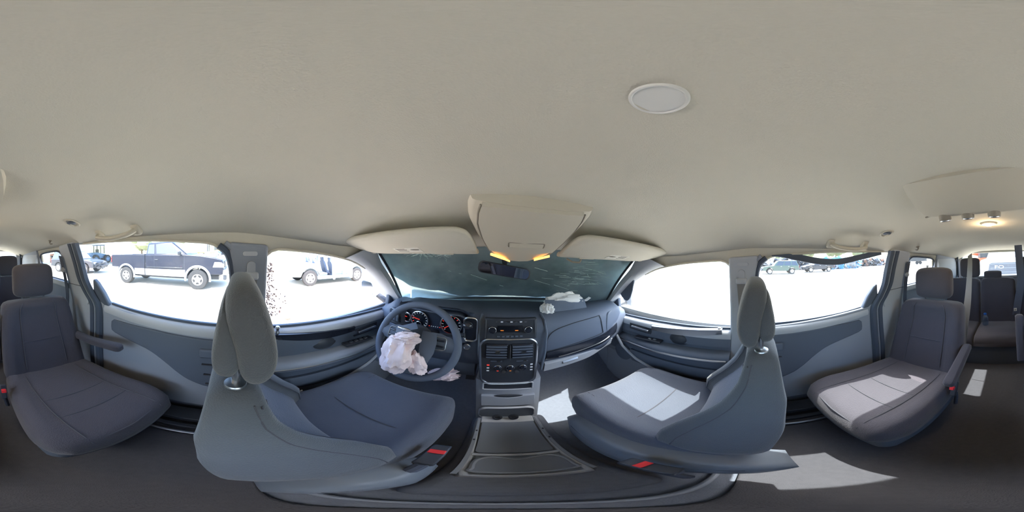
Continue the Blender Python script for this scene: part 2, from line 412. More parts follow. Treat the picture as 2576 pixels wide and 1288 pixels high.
for s, side, nm in ((-1, 'left', 'driver side'), (1, 'right', 'passenger side')):
    w = thing('wall_'+side, 'pale grey trimmed side wall with pillars on the '+nm, 'wall', (s*.8, -.6, FLOOR_Z), kind='structure')
    # roof rail: from the headliner edge down to the window tops
    top = [(y, .125) for y in (.52, .2, -.2, -.6, -1., -1.6, -2.2, -2.45)]
    low = [(-2.45, -.03), (-1.75, .0)]+[(p.x, p.y+.003) for p in reversed(QUART[6:22])]+[(-1.10, .045), (-.95, .058)]+[(p.x, p.y) for p in SLIDE[:17]]+[(0., -.0)]+[(p.x, p.y) for p in FRONTW[3:22]]
    m = MB(); 
    def railz(y): 
        return interp(sorted([(a, b) for a, b in low]), y)
    m.sheet(70, 3, lambda u, v: Vector((s*(fx(lerp(railz(lerp(-2.45, .62, u)), .12, v))-.004), lerp(-2.45, .62, u), lerp(railz(lerp(-2.45, .62, u)), .12, v))))
    m.build('roof_rail', 'headliner', w, solid=.03, ang=180)
    m = MB(); m.tube([(s*(fx(railz(y))-.004), y, railz(y)+.004) for y in [lerp(-.83, .60, i/60) for i in range(61)]], .006, 6); m.build('rail_lip', 'beige_plastic', w)
    # lower skin and the outer panel behind all the trim
    m = MB(); m.box((s*.835, -.65, -.78), (.02, 3.9, .80)); m.build('body_panel', 'grey_paint', w)
    # B pillar
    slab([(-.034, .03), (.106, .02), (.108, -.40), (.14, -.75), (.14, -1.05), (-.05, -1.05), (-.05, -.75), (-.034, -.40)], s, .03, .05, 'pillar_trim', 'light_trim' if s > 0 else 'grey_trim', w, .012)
    m = MB(); pr = rrect(.016, .055, .007); m.loft([[Vector((s*(fx(z0+b*.0)-.034-d), .035+b*k, z0+a*k)) for b, a in [(q[1], q[0]) for q in pr]] for (d, k) in ((0, 1.), (.004, .95))] if False else [[Vector((s*(fx(.0)-.03-d), .040+q[1]*k, -.012+q[0]*k)) for q in pr] for d, k in ((-.01, 1.), (.006, .95))]); m.build('pillar_cap', 'light_trim', w)
    pr = rrect(.13, .034, .016); m = MB(); m.loft([[Vector((s*(fx(-.10+q[0]*k)-.03-d), .045+q[1]*k, -.10+q[0]*k)) for q in pr] for d, k in ((-.01, 1.), (.007, .92))]); m.build('belt_slider', 'light_trim', w)
    # C pillar
    slab([(-.90, .08), (-1.13, .06), (-1.128, -.02), (-1.125, -.235), (-1.15, -.30), (-1.20, -.40), (-1.22, -1.05), (-.84, -1.05), (-.85, -.65), (-.84, -.36), (-.91, -.20)], s, .035, .06, 'pillar_trim', 'light_trim', w, .02)
    m = MB(); m.ell((s*(fx(-.34)-.036), -.905, -.345), (.006, .012, .022)); m.build('screw_cap', 'light_trim', w)
    m = MB(); m.tube([(s*(fx(-.235)-.036), y, -.235) for y in (-.915, -1.0, -1.125)], .0022, 5); m.build('trim_seam', 'seam', w)
    # door-gap seals
    for k, (off, wd, mm) in enumerate(((0., .048, 'rubber'), (.047, .014, 'grey_trim'), (.060, .055, 'rubber'))):
        path = spline([(.062, -.835), (-.06, -.825), (-.18, -.822), (-.27, -.79), (-.345, -.755), (-.50, -.755), (-.70, -.765), (-1.04, -.76)], 6)
        def ring(p, q, o_, wd_):
            z = p.x; y0 = p.y-o_; xx = s*(fx(z)-.028)
            return [Vector((xx, y0, z)), Vector((xx-s*.022, y0-wd_*.2, z)), Vector((xx-s*.022, y0-wd_*.8, z)), Vector((xx, y0-wd_, z)), Vector((xx+s*.02, y0-wd_*.5, z))]
        m = MB(); m.loft([ring(p, 0, off+.012, wd) for p in path]); m.build('door_seal' if mm == 'rubber' else 'seal_channel', mm, w, ang=60)
    # front edge seal of the sliding window
    m = MB(); m.tube([(s*(fx(p.y)-.020), p.x+.012, p.y+.002) for p in SLIDE[13:27]], .013, 8); m.build('door_seal', 'rubber', w)
    m = MB(); m.tube([(s*(fx(p.y)-.022), p.x+.036, p.y+.012) for p in SLIDE[13:27]], .010, 8); m.build('door_seal', 'grey_trim', w)
    # rear quarter trim
    slab([(-1.12, -.235), (-1.62, -.235), (-1.70, -.10), (-1.70, .03), (-1.60, .06), (-2.05, .08), (-2.45, .05), (-2.48, -.35), (-2.48, -1.05), (-1.20, -1.05), (-1.18, -.40)], s, .02, .05, 'quarter_trim', 'grey_trim', w, .012)
    m = MB(); m.box((s*.75, -1.40, -.262), (.06, .55, .05), rot=(0, s*.25, 0)); m.build('sill_ledge', 'light_trim', w, bevel=.012, seg=3)
    m = MB(); m.tube([(s*(fx(p.y)-.006), p.x, p.y) for p in QUART]+[(s*(fx(-.235)-.006), -1.13, -.235)], .008, 6); m.build('window_seal', 'rubber', w)
    # A pillar: ruled between the door-window edge and the windscreen edge
    E1 = spline([(.70, .46, -.030), (.715, .55, -.058), (.735, .67, -.118), (.763, .80, -.212), (.79, .93, -.320), (.80, 1.04, -.43)], 6)
    E2 = spline([(.66, .62, .045), (.685, .67, .0), (.70, .73, -.065), (.70, .83, -.165), (.705, .955, -.31), (.71, 1.06, -.42)], 6)
    rings = []
    for a, b in zip(E1, E2):
        a = Vector((a.x-.012, a.y, a.z)); mid = (a+b)/2+Vector((-.035, -.018, .0))
        r = [a, lerp(a, mid, .6)+Vector((-.008, -.004, 0)), mid, lerp(mid, b, .6)+Vector((-.006, -.004, 0)), b, b+Vector((.05, .03, 0)), a+Vector((.06, .01, 0))]
        rings.append([Vector((s*p.x, p.y, p.z)) for p in r])
    m = MB(); m.loft(rings); m.build('pillar_trim', 'light_trim', w, ang=50)
    # mirror-corner triangle at the front of the door glass
    slab([(.905, -.300), (1.03, -.405), (1.03, -.45), (.90, -.45)], s, .016, .03, 'sail_panel', 'dark_trim', w, .006)
    # cowl side and footwell
    m = MB(); m.box((s*.80, 1.14, -.80), (.06, .46, .76)); m.build('kick_panel', 'grey_trim', w, bevel=.02)

# glass
def pane(poly, s, name, mm='window_glass', out=.004):
    m = MB(); m.prism([(s*(fx(p[1])+out), p[0], p[1]) for p in poly], (s*.004, 0, 0)); o = m.build(name, mm, None, smooth=False); o['kind'] = 'structure'; return o
tag(pane(SLIDE, -1, 'window_1'), 'large sliding door window on the driver side, dark pickup outside', 'window')
tag(pane(SLIDE, 1, 'window_2'), 'large sliding door window on the passenger side with sagging rubber seal', 'window')
tag(pane(FRONTW, 1, 'window_3'), 'front door window on the passenger side, blown out white', 'window')
tag(pane(QUART, -1, 'window_4'), 'small rear quarter window on the driver side', 'window')
tag(pane(QUART, 1, 'window_5'), 'small rear quarter window on the passenger side', 'window')

# tailgate
tg = thing('door_5', 'grey trimmed tailgate around the rear window', 'tailgate', (0, -2.5, FLOOR_Z), kind='structure')
m = MB(); m.box((0, -2.53, -.72), (1.6, .06, .80)); m.build('tailgate_panel', 'grey_trim', tg, bevel=.02)
m = MB(); m.box((0, -2.505, -.315), (1.22, .09, .03), rot=(.2, 0, 0)); m.build('window_sill', 'light_trim', tg, bevel=.01)
m = MB(); m.box((0, -2.53, .105), (1.6, .08, .09)); m.build('header_trim', 'headliner', tg, bevel=.02)
for s in (-1, 1):
    m = MB(); m.prism([(s*.60, -2.5, .09), (s*.82, -2.5, .09), (s*.82, -2.5, -.36), (s*.63, -2.5, -.36), (s*.615, -2.5, -.1)], (0, -.05, 0)); m.build('pillar_trim', 'light_trim', tg, bevel=.015)
    m = MB(); m.loft([[Vector((s*(.70-.03*i), -1.72-.76*t, z)) for i, z in ((0, zt), (1, zt-.12), (1, -.25), (0, -.36))] for t, zt in ((0, .05), (.5, .05), (1, .04))], cap=True); m.build('corner_trim', 'light_trim', tg, ang=50)
    m = MB(); m.box((s*.655, -2.40, -.13), (.022, .07, .34), rot=(0, 0, s*.3)); m.build('belt_slot', 'rubber', tg, bevel=.006)
m = MB(); m.prism([(-.60, -2.53, .065), (.60, -2.53, .065), (.63, -2.53, -.31), (-.63, -2.53, -.31)], (0, -.005, 0)); o = m.build('window_6', 'window_glass', None, smooth=False)
tag(o, 'rear tailgate window behind the third row seats', 'window', kind='structure')

# windscreen
def ws(u, v):
    x = lerp(-.72, .72, u); b = 1-(x/.72)**2
    top = Vector((x*.965, .64+.14*b, .055)); bot = Vector((x*1.0, 1.02+.25*b, -.40+.045*b))
    p = top.lerp(bot, v); p.y += .035*math.sin(math.pi*v); return p
m = MB(); m.sheet(30, 14, ws); wsh = m.build('window_7', 'windshield_glass', None, solid=.005, ang=180)
tag(wsh, 'cracked dark green tinted windscreen across the front', 'windshield', kind='structure')
m = MB(); m.tube([ws(i/20, 0) for i in range(21)], .010, 6); m.tube([ws(0, i/20) for i in range(21)], .009, 6); m.tube([ws(1, i/20) for i in range(21)], .009, 6)
m.build('window_frit', 'black_plastic', wsh)
rn = random.Random(3)
def crack(u0, v0, u1, v1, wob=.004, n=8):
    pts = []
    for i in range(n+1):
        t = i/n; p = ws(lerp(u0, u1, t)+rn.uniform(-wob, wob), lerp(v0, v1, t)+rn.uniform(-wob, wob)); p.y -= .003; p.z -= .001; pts.append(p)
    return pts
m = MB()
for cu, cv, n_, rad in ((.17, .10, 34, .11), (.24, .14, 16, .07)):
    for k in range(n_):
        a = rn.uniform(0, 6.28); r = rad*rn.uniform(.4, 1.2); m.tube(crack(cu+.006*math.cos(a), cv+.01*math.sin(a), cu+r*.8*math.cos(a), cv+r*1.0*math.sin(a)), rn.uniform(.0004, .0011), 4)
m.build('star_crack', 'crack', wsh, label='star shaped crack at the upper driver corner', kind='stuff')
m = MB()
for k in range(60):
    cu, cv = rn.gauss(.80, .06), rn.gauss(.40, .13); L = rn.uniform(.01, .06); m.tube(crack(cu, cv, cu+L, cv+rn.uniform(-.015, .03), .001, 3), rn.uniform(.0004, .0013), 4)
for (a, b, c, d, r) in ((.33, .42, .40, .52, .0012), (.24, .36, .25, .37, .001), (.28, .40, .29, .41, .001), (.46, .62, .48, .64, .0012), (.72, .58, .80, .66, .0013), (.60, .28, .66, .33, .0012), (.62, .5, .70, .58, .001)):
    m.tube(crack(a, b, c, d, .001, 5), r, 4)
m.build('glass_scratch', 'crack', wsh, label='pale scratches on the passenger side', kind='stuff')

# firewall below the windscreen, and the crumpled bonnet folded back against the glass
m = MB(); m.box((0, 1.36, -.80), (1.66, .05, .90)); o = m.build('wall_front', 'dark_trim', None); tag(o, 'dark firewall closing the footwells ahead of the dashboard', 'wall', kind='structure')
def hd(u, v):
    uu = lerp(-.10+.36*max(0., (v-.22)/.78)**2.0, 1.07, u)
    p = ws(min(max(uu, -.10), 1.07), lerp(-.05, 1.03, v)); n_ = noise.noise(Vector((uu*6, v*5, 3)))*.025+noise.noise(Vector((uu*17, v*13, 1)))*.010
    return p+Vector((0, .055+n_+.02*v, .035+n_*.5))
m = MB(); m.sheet(60, 36, hd); o = m.build('bonnet', 'hood_inner', None, solid=.012, ang=60)
tag(o, 'crumpled bonnet panel folded back against the outside of the windscreen', 'car bonnet')
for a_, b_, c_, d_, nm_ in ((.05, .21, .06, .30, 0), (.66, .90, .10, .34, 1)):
    m = MB(); m.sheet(10, 6, lambda u, v: ws(lerp(a_, b_, u), lerp(c_, d_+.05*u*nm_, v))+Vector((0, .030, .016))); m.build('daylight_patch', 'painted_daylight', o, solid=.003, ang=180, label='paler green patch painted as light through the glass')  # added pale sheets, painted to look like light through the tinted windscreen
# ---------------------------------------------------------------- doors (trim panels below the windows)
def yloft(ys, prof, s):
    """rings along y; prof(y) -> list of (x inward positive from the wall plane .80, z)."""
    return [[Vector((s*(.80-a), y, z)) for a, z in prof(y)] for y in ys]
def lins(a, b, n): return [lerp(a, b, i/n) for i in range(n+1)]

for s, nm, num in ((-1, 'driver side', 1), (1, 'passenger side', 2)):
    d = thing('door_%d' % num, 'grey front door trim with armrest on the '+nm, 'door', (s*.8, .5, FLOOR_Z), kind='structure')
    belt = lambda y: interp([(.10, -.368), (.5, -.385), (.95, -.41), (1.05, -.42)], y) - (.03 if s > 0 else 0)
    # sill strip under the glass
    m = MB(); m.loft(yloft(lins(.105, 1.02, 24), lambda y: [(-.03, belt(y)+.006), (.006, belt(y)+.006), (.034, belt(y)-.006), (.044, belt(y)-.030), (.040, belt(y)-.05), (-.03, belt(y)-.05)], s)); m.build('window_sill', 'light_trim', d, ang=50)
    m = MB(); m.loft(yloft(lins(.105, .95, 24), lambda y: [(-.004, belt(y)+.016), (.010, belt(y)+.016), (.012, belt(y)+.004), (-.004, belt(y)+.004)], s)); m.build('glass_seal', 'rubber', d, ang=50)
    # upper panel
    m = MB(); m.loft(yloft(lins(.105, 1.02, 24), lambda y: [(-.03, belt(y)-.045), (.040, belt(y)-.045), (.046, belt(y)-.10), (.034, -.50), (.036, -.56), (-.03, -.56)], s)); m.build('upper_panel', 'dark_trim', d, ang=50)
    # armrest ledge
    az = lambda y: interp([(.10, -.535), (.45, -.545), (.8, -.575), (.95, -.60)], y)
    aw = lambda y: interp([(.105, .105), (.5, .115), (.75, .085), (.95, .045)], y)
    m = MB(); m.loft(yloft(lins(.105, .95, 24), lambda y: [(-.02, az(y)+.012), (aw(y)*.7, az(y)+.006), (aw(y)*.93, az(y)-.004), (aw(y), az(y)-.022), (aw(y)*.95, az(y)-.045), (aw(y)*.6, az(y)-.07), (-.02, az(y)-.08)], s)); arm = m.build('armrest', 'grey_trim' if s < 0 else 'dark_trim', d, ang=60)
    m = MB(); m.tube([(s*(.80-aw(y)*.985), y, az(y)-.03) for y in lins(.12, .86, 20)], .005 if s < 0 else .0075, 6); m.build('armrest_strip', 'satin', arm)
    # lower panel with map pocket
    m = MB(); m.loft(yloft(lins(.105, .98, 24), lambda y: [(-.02, -.60), (.060, -.60), (.066, -.66), (.056, -.72), (-.02, interp([(.1, -.80), (.5, -.78), (.75, -.70), (.98, -.62)], y)-.02)], s)); m.build('lower_panel', 'dark_trim', d, ang=50)
    m = MB(); m.loft(yloft(lins(.105, .72, 18), lambda y: [(0, -.665), (.084, -.655), (.094, -.67), (.088, -.73), (.060, -.775), (0, -.79)], s)); m.build('map_pocket', 'dark_trim', d, ang=50)
    m = MB(); m.tube([(s*.703, y, interp([(.1, -.80), (.3, -.785), (.5, -.755), (.66, -.71), (.78, -.645), (.85, -.56)], y)) for y in lins(.105, .84, 24)], .010, 8); m.build('trim_bead', 'light_trim', d)
    m = MB(); m.box((s*.79, .56, -.93), (.05, .92, .34)); m.build('bottom_panel', 'grey_trim', d, bevel=.02)
    # pull recess with a gloss lip
    bz = lambda y: interp([(.15, -.405), (.35, -.428), (.56, -.455)], y)
    m = MB(); m.loft(yloft(lins(.15, .58, 18), lambda y: [(.03, bz(y)+.026), (.052, bz(y)+.022), (.049, bz(y)-.018*math.sin(math.pi*(y-.15)/.43)-.004), (.03, bz(y)-.02)], s)); m.build('pull_strip', 'black_gloss' if s < 0 else 'satin', d, ang=50)
    # inner release handle
    m = MB(); m.loft(yloft(lins(.60, .74, 10), lambda y: [(.04, -.470), (.062, -.472), (.064, -.484), (.04, -.490)], s)); rh = m.build('release_handle', 'satin', d, bevel=.003)
    m = MB(); m.box((s*.762, .675, -.482), (.012, .19, .055)); m.build('handle_cup', 'black_plastic', d, bevel=.012)
    # window switches on the armrest
    sw = MB(); sw.box((s*(.80-.055), .60, -.538), (.05, .20, .012), rot=(-.09, 0, 0)); swo = sw.build('switch_plate', 'black_plastic', d, bevel=.006)
    for k in range(4 if s < 0 else 2):
        m = MB(); m.box((s*(.80-.055), .55+.035*k, -.529-.003*k), (.018, .022, .012), rot=(.25, 0, 0)); m.build('switch', 'satin', swo, bevel=.003)
    m = MB(); m.ell((s*.775, .40, -.49), (.03, .07, .045)); m.build('grip_cup', 'black_plastic', d)
    m = MB(); m.lathe((s*.765, .165, belt(.165)-.012), (0, 0, 1), [(0, .009), (.006, .009), (.012, .006), (.022, .007), (.030, .011), (.036, .008), (.037, 0)], 14); m.build('lock_knob', 'satin', d)
    # round speaker grille low in the panel
    m = MB(); m.lathe((s*.735, .80, -.72), (-s, 0, 0), [(0, .075), (.006, .075), (.010, .068), (.011, .0)], 28); m.build('speaker_grille', 'dark_trim', d)

for s, nm, num in ((-1, 'driver side', 3), (1, 'passenger side', 4)):
    d = thing('door_%d' % num, 'pale grey sliding door panel with dark swooping insert on the '+nm, 'door', (s*.8, -.4, FLOOR_Z), kind='structure')
    bz = lambda y: interp([(-.80, -.325), (-.55, -.342), (-.3, -.350), (-.03, -.358)], y)-(.012 if s > 0 else 0)
    m = MB(); m.loft(yloft(lins(-.745, -.032, 24), lambda y: [(-.03, bz(y)+.004), (.004, bz(y)+.004), (.026, bz(y)-.008), (.036, bz(y)-.034), (.030, bz(y)-.055), (-.03, bz(y)-.055)], s)); m.build('window_sill', 'light_trim', d, ang=50)
    m = MB(); m.loft(yloft(lins(-.70, -.032, 24), lambda y: [(-.004, bz(y)+.014), (.008, bz(y)+.014), (.010, bz(y)+.002), (-.004, bz(y)+.002)], s)); m.build('glass_seal', 'rubber', d, ang=50)
    slab([(-.80, -.30), (-.745, -.335), (-.03, -.37), (-.03, -.99), (-.40, -.975), (-.80, -1.03), (-.79, -.6)], s, .022, .04, 'door_panel', 'grey_trim', d, .01)
    ins = [(-.668, -.418), (-.40, -.412), (-.034, -.425), (-.034, -.775), (-.10, -.772)]+[(p.x, p.y) for p in spline([(-.16, -.757), (-.23, -.718), (-.29, -.665), (-.345, -.612), (-.42, -.562), (-.52, -.535), (-.66, -.512)], 3)]+[(-.688, -.500), (-.692, -.470), (-.688, -.435)]
    slab(ins, s, .032, .02, 'door_insert', 'dark_trim', d, .008)
    # wing at the lower rear corner of the glass
    slab([(-.805, -.165), (-.775, -.19), (-.735, -.255), (-.702, -.345), (-.70, -.365), (-.79, -.365), (-.83, -.25)], s, .020, .04, 'corner_wing', 'dark_trim', d, .012)
    # pull handle and slots in the insert, near the pillar
    m = MB(); m.box((s*.762, -.11, -.50), (.02, .12, .055)); m.build('handle_cup', 'slate_card', d, bevel=.01)
    for k in range(3): m = MB(); m.box((s*.762, -.10, -.575-.075*k), (.012, .12-.015*k, .006)); m.build('insert_groove', 'black_plastic', d, bevel=.002)
# ---------------------------------------------------------------- dashboard
da = thing('dashboard', 'dark blue grey dashboard under the windscreen with centre stack', 'dashboard', (0, .95, FLOOR_Z))
def dprof(x):
    b = 1-(x/.80)**2; k = smooth(.45, .80, abs(x))
    yb = 1.02+.26*b; back = .10*k
    hood = .030*smooth(-.63, -.52, x)*(1-smooth(-.26, -.17, x))                # swelling over the instruments
    cen = smooth(-.22, -.15, x)*(1-smooth(.13, .21, x))
    cl = smooth(-.645, -.60, x)*(1-smooth(-.225, -.185, x))                      # the instrument recess
    dz = -.07*smooth(.66, .79, abs(x))
    return [(y_, z_+dz*smooth(-.52, -.36, z_)) for y_, z_ in dprof0(x, b, back, hood, cen, cl, yb)]
def dprof0(x, b, back, hood, cen, cl, yb):
    return [(yb, -.40+.045*b), (lerp(.90, yb, .55), -.325+hood*.3), (.88+back, -.302+hood), (.80+back-.03*cl, -.300+hood), (.757+back-.01*cen+.085*cl, -.318+hood*.6), (.738+back-.008*cen+.105*cl, -.36), (.735+back+.105*cl, -.45+.015*cl), (.745+back, -.55+.05*cl), (.775+back, -.61), (.90+back, -.66), (1.15, -.66), (1.25, -.50)]
m = MB(); m.loft([[Vector((x, y, z)) for y, z in dprof(x)] for x in lins(-.79, .79, 60)]); body = m.build('dash_body', 'dash', da, ang=60)
# defroster slot line along the glass
m = MB(); m.ribbon([(x, 1.03+.20*(1-(x/.8)**2), -.357+.036*(1-(x/.8)**2)) for x in lins(-.55, .55, 24)], .035, .008, (0, 0, 1)); m.build('defrost_grille', 'black_plastic', da)
# seam lines framing the centre stack
for s in (-1, 1):
    m = MB(); m.tube([(s*.145, .79, -.297), (s*.150, .745, -.318), (s*.155, .722, -.38), (s*.150, .72, -.5), (s*.135, .72, -.62)], .006, 6); m.build('stack_edge', 'dark_trim', da)
# --- radio
rad = MB(); rad.box((-.012, .726, -.345), (.232, .03, .108), rot=(-.06, 0, 0)); ro = rad.build('radio', 'black_plastic', da, bevel=.004)
m = MB(); m.box((-.016, .7095, -.340), (.115, .004, .036), rot=(-.06, 0, 0)); m.build('radio_display', 'display', ro, bevel=.002)
for x in (-.094, .064):
    m = MB(); m.lathe((x, .709, -.345), (0, -1, .06), [(0, .0165), (.010, .0160), (.013, .014), (.014, 0)], 24); k_ = m.build('radio_knob', 'black_gloss', ro)
    m = MB(); m.torus((x, .702, -.345), (0, -1, .06), .0160, .0018, 28, 6); m.build('knob_ring', 'chrome', ro)
for k in range(7): m = MB(); m.box((-.075+.021*k, .7095, -.303), (.010, .003, .004)); m.build('radio_key', 'tick_white' if k % 2 else 'satin', ro)
for k in range(6): m = MB(); m.box((-.066+.020*k, .7085, -.381), (.012, .004, .007)); m.build('radio_key', 'dark_trim', ro, bevel=.001)
m = MB(); m.box((-.03, .7085, -.3715), (.062, .003, .003)); m.build('disc_slot', 'satin', ro)
for x, mm in ((-.052, 'tick_orange'), (.012, 'tick_orange')):
    m = MB(); m.box((x, .7065, -.347), (.014, .002, .004)); m.build('display_digit', mm, ro)
for s, x in ((-1, -.122), (1, .096)):
    m = MB(); m.tube([(x, .716, -.296), (x, .712, -.345), (x+s*.002, .712, -.395)], .005, 6); m.build('radio_trim', 'satin', ro)
# --- climate panel inside a chrome bezel
pan = [(q[0]-.016, q[1]) for q in rrect(.245, .285, .045, 6)]
def stk(p, d=0.): return Vector((p[0]*(1+.12*(p[1]/.285)), .716-d+.03*(p[1]/.285), -.550+p[1]))
m = MB(); m.loft([[stk(p, -.03) for p in pan], [stk(p, .0) for p in pan], [stk((p[0]*.98, p[1]*.98), .004) for p in pan]]); cl = m.build('climate_panel', 'black_plastic', da, ang=40)
m = MB(); m.tube([stk((p[0]*1.005, p[1]*1.005), .004) for p in pan], .0065, 8, closed=True); m.build('chrome_bezel', 'chrome', cl)
for s, x in ((-1, -.071), (1, .043)):
    m = MB(); m.box((x, .715, -.472), (.098, .016, .082), rot=(-.1, 0, 0)); v_ = m.build('air_vent', 'black_gloss', cl, bevel=.004)
    for k in range(5): m = MB(); m.box((x, .704, -.440-.016*k), (.090, .010, .003), rot=(.3, 0, 0)); m.build('vent_slat', 'dark_trim', v_)
    m = MB(); m.box((x+.004, .7005, -.472), (.020, .010, .004)); m.build('vent_tab', 'satin', v_)
    m = MB(); m.box((x, .706, -.532), (.050, .004, .005)); m.build('slider_slot', 'dark_trim', cl)
    m = MB(); m.box((x+.012, .704, -.532), (.012, .006, .008)); m.build('slider', 'satin', cl)
m = MB(); m.box((-.012, .703, -.475), (.004, .010, .085), rot=(-.1, 0, 0)); m.build('vent_divider', 'satin', cl)
for k, x in enumerate((-.063, -.009, .047)):
    m = MB(); m.lathe((x, .708, -.578), (0, -1, .1), [(0, .016), (.012, .0145), (.015, .012), (.016, 0)], 22); kn = m.build('climate_knob', 'black_gloss', cl)
    m = MB(); m.torus((x, .703, -.577), (0, -1, .1), .0162, .0016, 26, 6); m.build('knob_ring', 'chrome', cl)
    if k < 2: m = MB(); m.box((x, .6915, -.588), (.008, .002, .004)); m.build('knob_light', 'tick_red' if k == 0 else 'tick_orange', cl)
for x in (-.036, .021):
    m = MB(); m.lathe((x, .707, -.607), (0, -1, .1), [(0, .010), (.004, .0095), (.005, 0)], 18); m.build('push_button', 'satin', cl)
for s, x in ((-1, -.105), (1, .086)):
    for k in range(3): m = MB(); m.box((x, .706, -.560-.020*k), (.011, .003, .006)); m.build('legend_mark', 'tick_red' if (s < 0 and k == 0) else 'tick_white', cl)
# --- cubby tower below
tw = MB()
tp = lambda t: (lerp(.145, .128, t), lerp(.712, .665, t), lerp(-.675, -1.045, t))
rings = []
for t in lins(0, 1, 10):
    w_, y_, z_ = tp(t); rings.append([Vector((-w_-.01, y_+.005, z_)), Vector((-w_+.012, y_-.008, z_)), Vector((w_-.032, y_-.008, z_)), Vector((w_-.01, y_+.005, z_)), Vector((w_-.0, y_+.20, z_)), Vector((-w_-.0, y_+.20, z_))])
tw.loft(rings); two = tw.build('stack_tower', 'grey_trim', da, ang=45)
def frame(zc_, h, w_, y_, name, mm='light_trim', fill='black_plastic', r=.008):
    pr = rrect(w_, h, min(r, h*.45), 4); m = MB(); m.tube([(p[0]-.014, y_, zc_+p[1]) for p in pr], .004, 6, closed=True); fr = m.build(name, mm, two)
    m = MB(); m.prism([(p[0]-.014, y_+.002, zc_+p[1]) for p in rrect(w_*.98, h*.96, min(r, h*.45), 4)], (0, .012, 0)); m.build(name+'_well', fill, fr); return fr
frame(-.715, .055, .215, .694, 'cubby')
dr = MB(); pr = [(-.120, -.795), (.094, -.795), (.094, -.868), (-.120, -.868)]
dr.prism([(-.128, .674, -.782), (-.075, .673, -.782), (-.045, .671, -.793), (-.012, .670, -.797), (.021, .671, -.793), (.050, .673, -.782), (.102, .674, -.782), (.100, .660, -.868), (-.124, .660, -.868)], (0, .02, 0)); dro = dr.build('tray_drawer', 'grey_trim', two, bevel=.004)
m = MB(); m.ell((-.012, .676, -.782), (.062, .006, .012)); m.build('finger_notch', 'black_plastic', dro)
m = MB(); pr = [(p[0]-.014, p[1]) for p in rrect(.232, .125, .04, 5)]
m.loft([[Vector((p[0], .664+.010*(p[1]+.06), -.945+p[1])) for p in pr], [Vector((p[0]*.96, .652, -.945+p[1]*.94)) for p in pr]], cap=False); m.build('cup_nook_rim', 'light_trim', two)
m = MB(); m.prism([(p[0]*.96, .658, -.945+p[1]*.94) for p in pr], (0, .004, 0)); m.build('cup_nook', 'dark_trim', two)
m = MB(); m.box((-.012, .635, -1.000), (.205, .05, .012), rot=(.2, 0, 0)); m.build('nook_shelf', 'light_trim', two, bevel=.005)
for x in (-.052, .012):
    m = MB(); m.lathe((x, .640, -.972), (0, -1, .4), [(0, .021), (.006, .020), (.007, .012), (.002, .010), (.002, 0)], 20); m.build('power_socket', 'black_plastic', two)
# --- instrument cluster
cq = MB(); cq.loft([[Vector((x, y, z)) for x, z in [(-.40+a*k, -.378+b*k2) for a, b in rrect(.40, .145, .06, 6)]] for y, k, k2 in ((.86, .86, .86), (.800, .90, .90), (.745, 1.02, 1.05), (.740, 1.06, 1.10))], cap=False); cqo = cq.build('cluster_hood', 'dash', da, solid=.006, ang=60)
m = MB(); m.prism([(-.40+a*.9, .82, -.378+b*.9) for a, b in rrect(.40, .145, .06, 6)], (0, .01, 0)); m.build('cluster_plate', 'gauge_face', cqo)
for gx, gr in ((-.485, .052), (-.305, .056), (-.566, .030)):
    m = MB(); m.lathe((gx, .815, -.385), (0, -1, 0), [(0, gr), (.004, gr), (.004, 0)], 30); g = m.build('gauge', 'display', cqo)
    m = MB(); m.torus((gx, .806, -.385), (0, -1, 0), gr, .0042, 36, 8); m.build('gauge_ring', 'chrome', cqo)
    for k in range(13):
        a = math.radians(225-270*k/12); c_ = Vector((gx+math.cos(a)*gr*.82, .8095, -.385+math.sin(a)*gr*.82))
        m = MB(); m.box(c_, (.008, .002, .003), rot=(0, -a, 0)); m.build('gauge_tick', 'tick_red' if (gx == -.485 and k < 2) or (gx == -.305 and 2 < k < 9) else 'tick_white', cqo)
    a = math.radians(170 if gx < -.4 else 215); m = MB(); m.box((gx+math.cos(a)*gr*.4, .808, -.385+math.sin(a)*gr*.4), (gr*.8, .003, .003), rot=(0, -a, 0)); m.build('gauge_needle', 'tick_red', cqo)
m = MB(); m.torus((-.49, .806, -.415), (0, -1, 0), .017, .0022, 24, 6); m.build('fuel_dial', 'chrome', cqo)
for k in range(6): m = MB(); m.box((-.425+.012*k, .808, -.412), (.005, .002, .004)); m.build('gear_letter', 'tick_red' if k in (0, 5) else 'tick_white', cqo)
# --- dash-mounted gear lever
sh = [(q[0]-.190, q[1]) for q in rrect(.058, .125, .018, 5)]
m = MB(); m.tube([(p[0], .708, -.352+p[1]) for p in sh], .0045, 8, closed=True); she = m.build('shifter_bezel', 'chrome', da)
m = MB(); m.prism([(p[0], .712, -.352+p[1]) for p in sh], (0, .012, 0)); m.build('shifter_gate', 'black_gloss', she)
m = MB(); m.tube([(-.190, .72, -.335), (-.192, .68, -.318), (-.193, .655, -.308)], [.008, .008, .010], 10); m.build('shifter_stem', 'black_plastic', she)
m = MB(); m.ell((-.194, .645, -.300), (.022, .020, .017)); m.build('shifter_knob', 'black_gloss', she)
m = MB(); m.torus((-.194, .650, -.310), (0, -.5, -1), .018, .003, 22, 6); m.build('knob_collar', 'chrome', she)
m = MB(); m.lathe((-.205, .725, -.46), (0, -1, 0), [(0, .018), (.006, .018), (.008, .014), (.004, .012), (.004, 0)], 22); m.build('ignition_ring', 'satin', da)
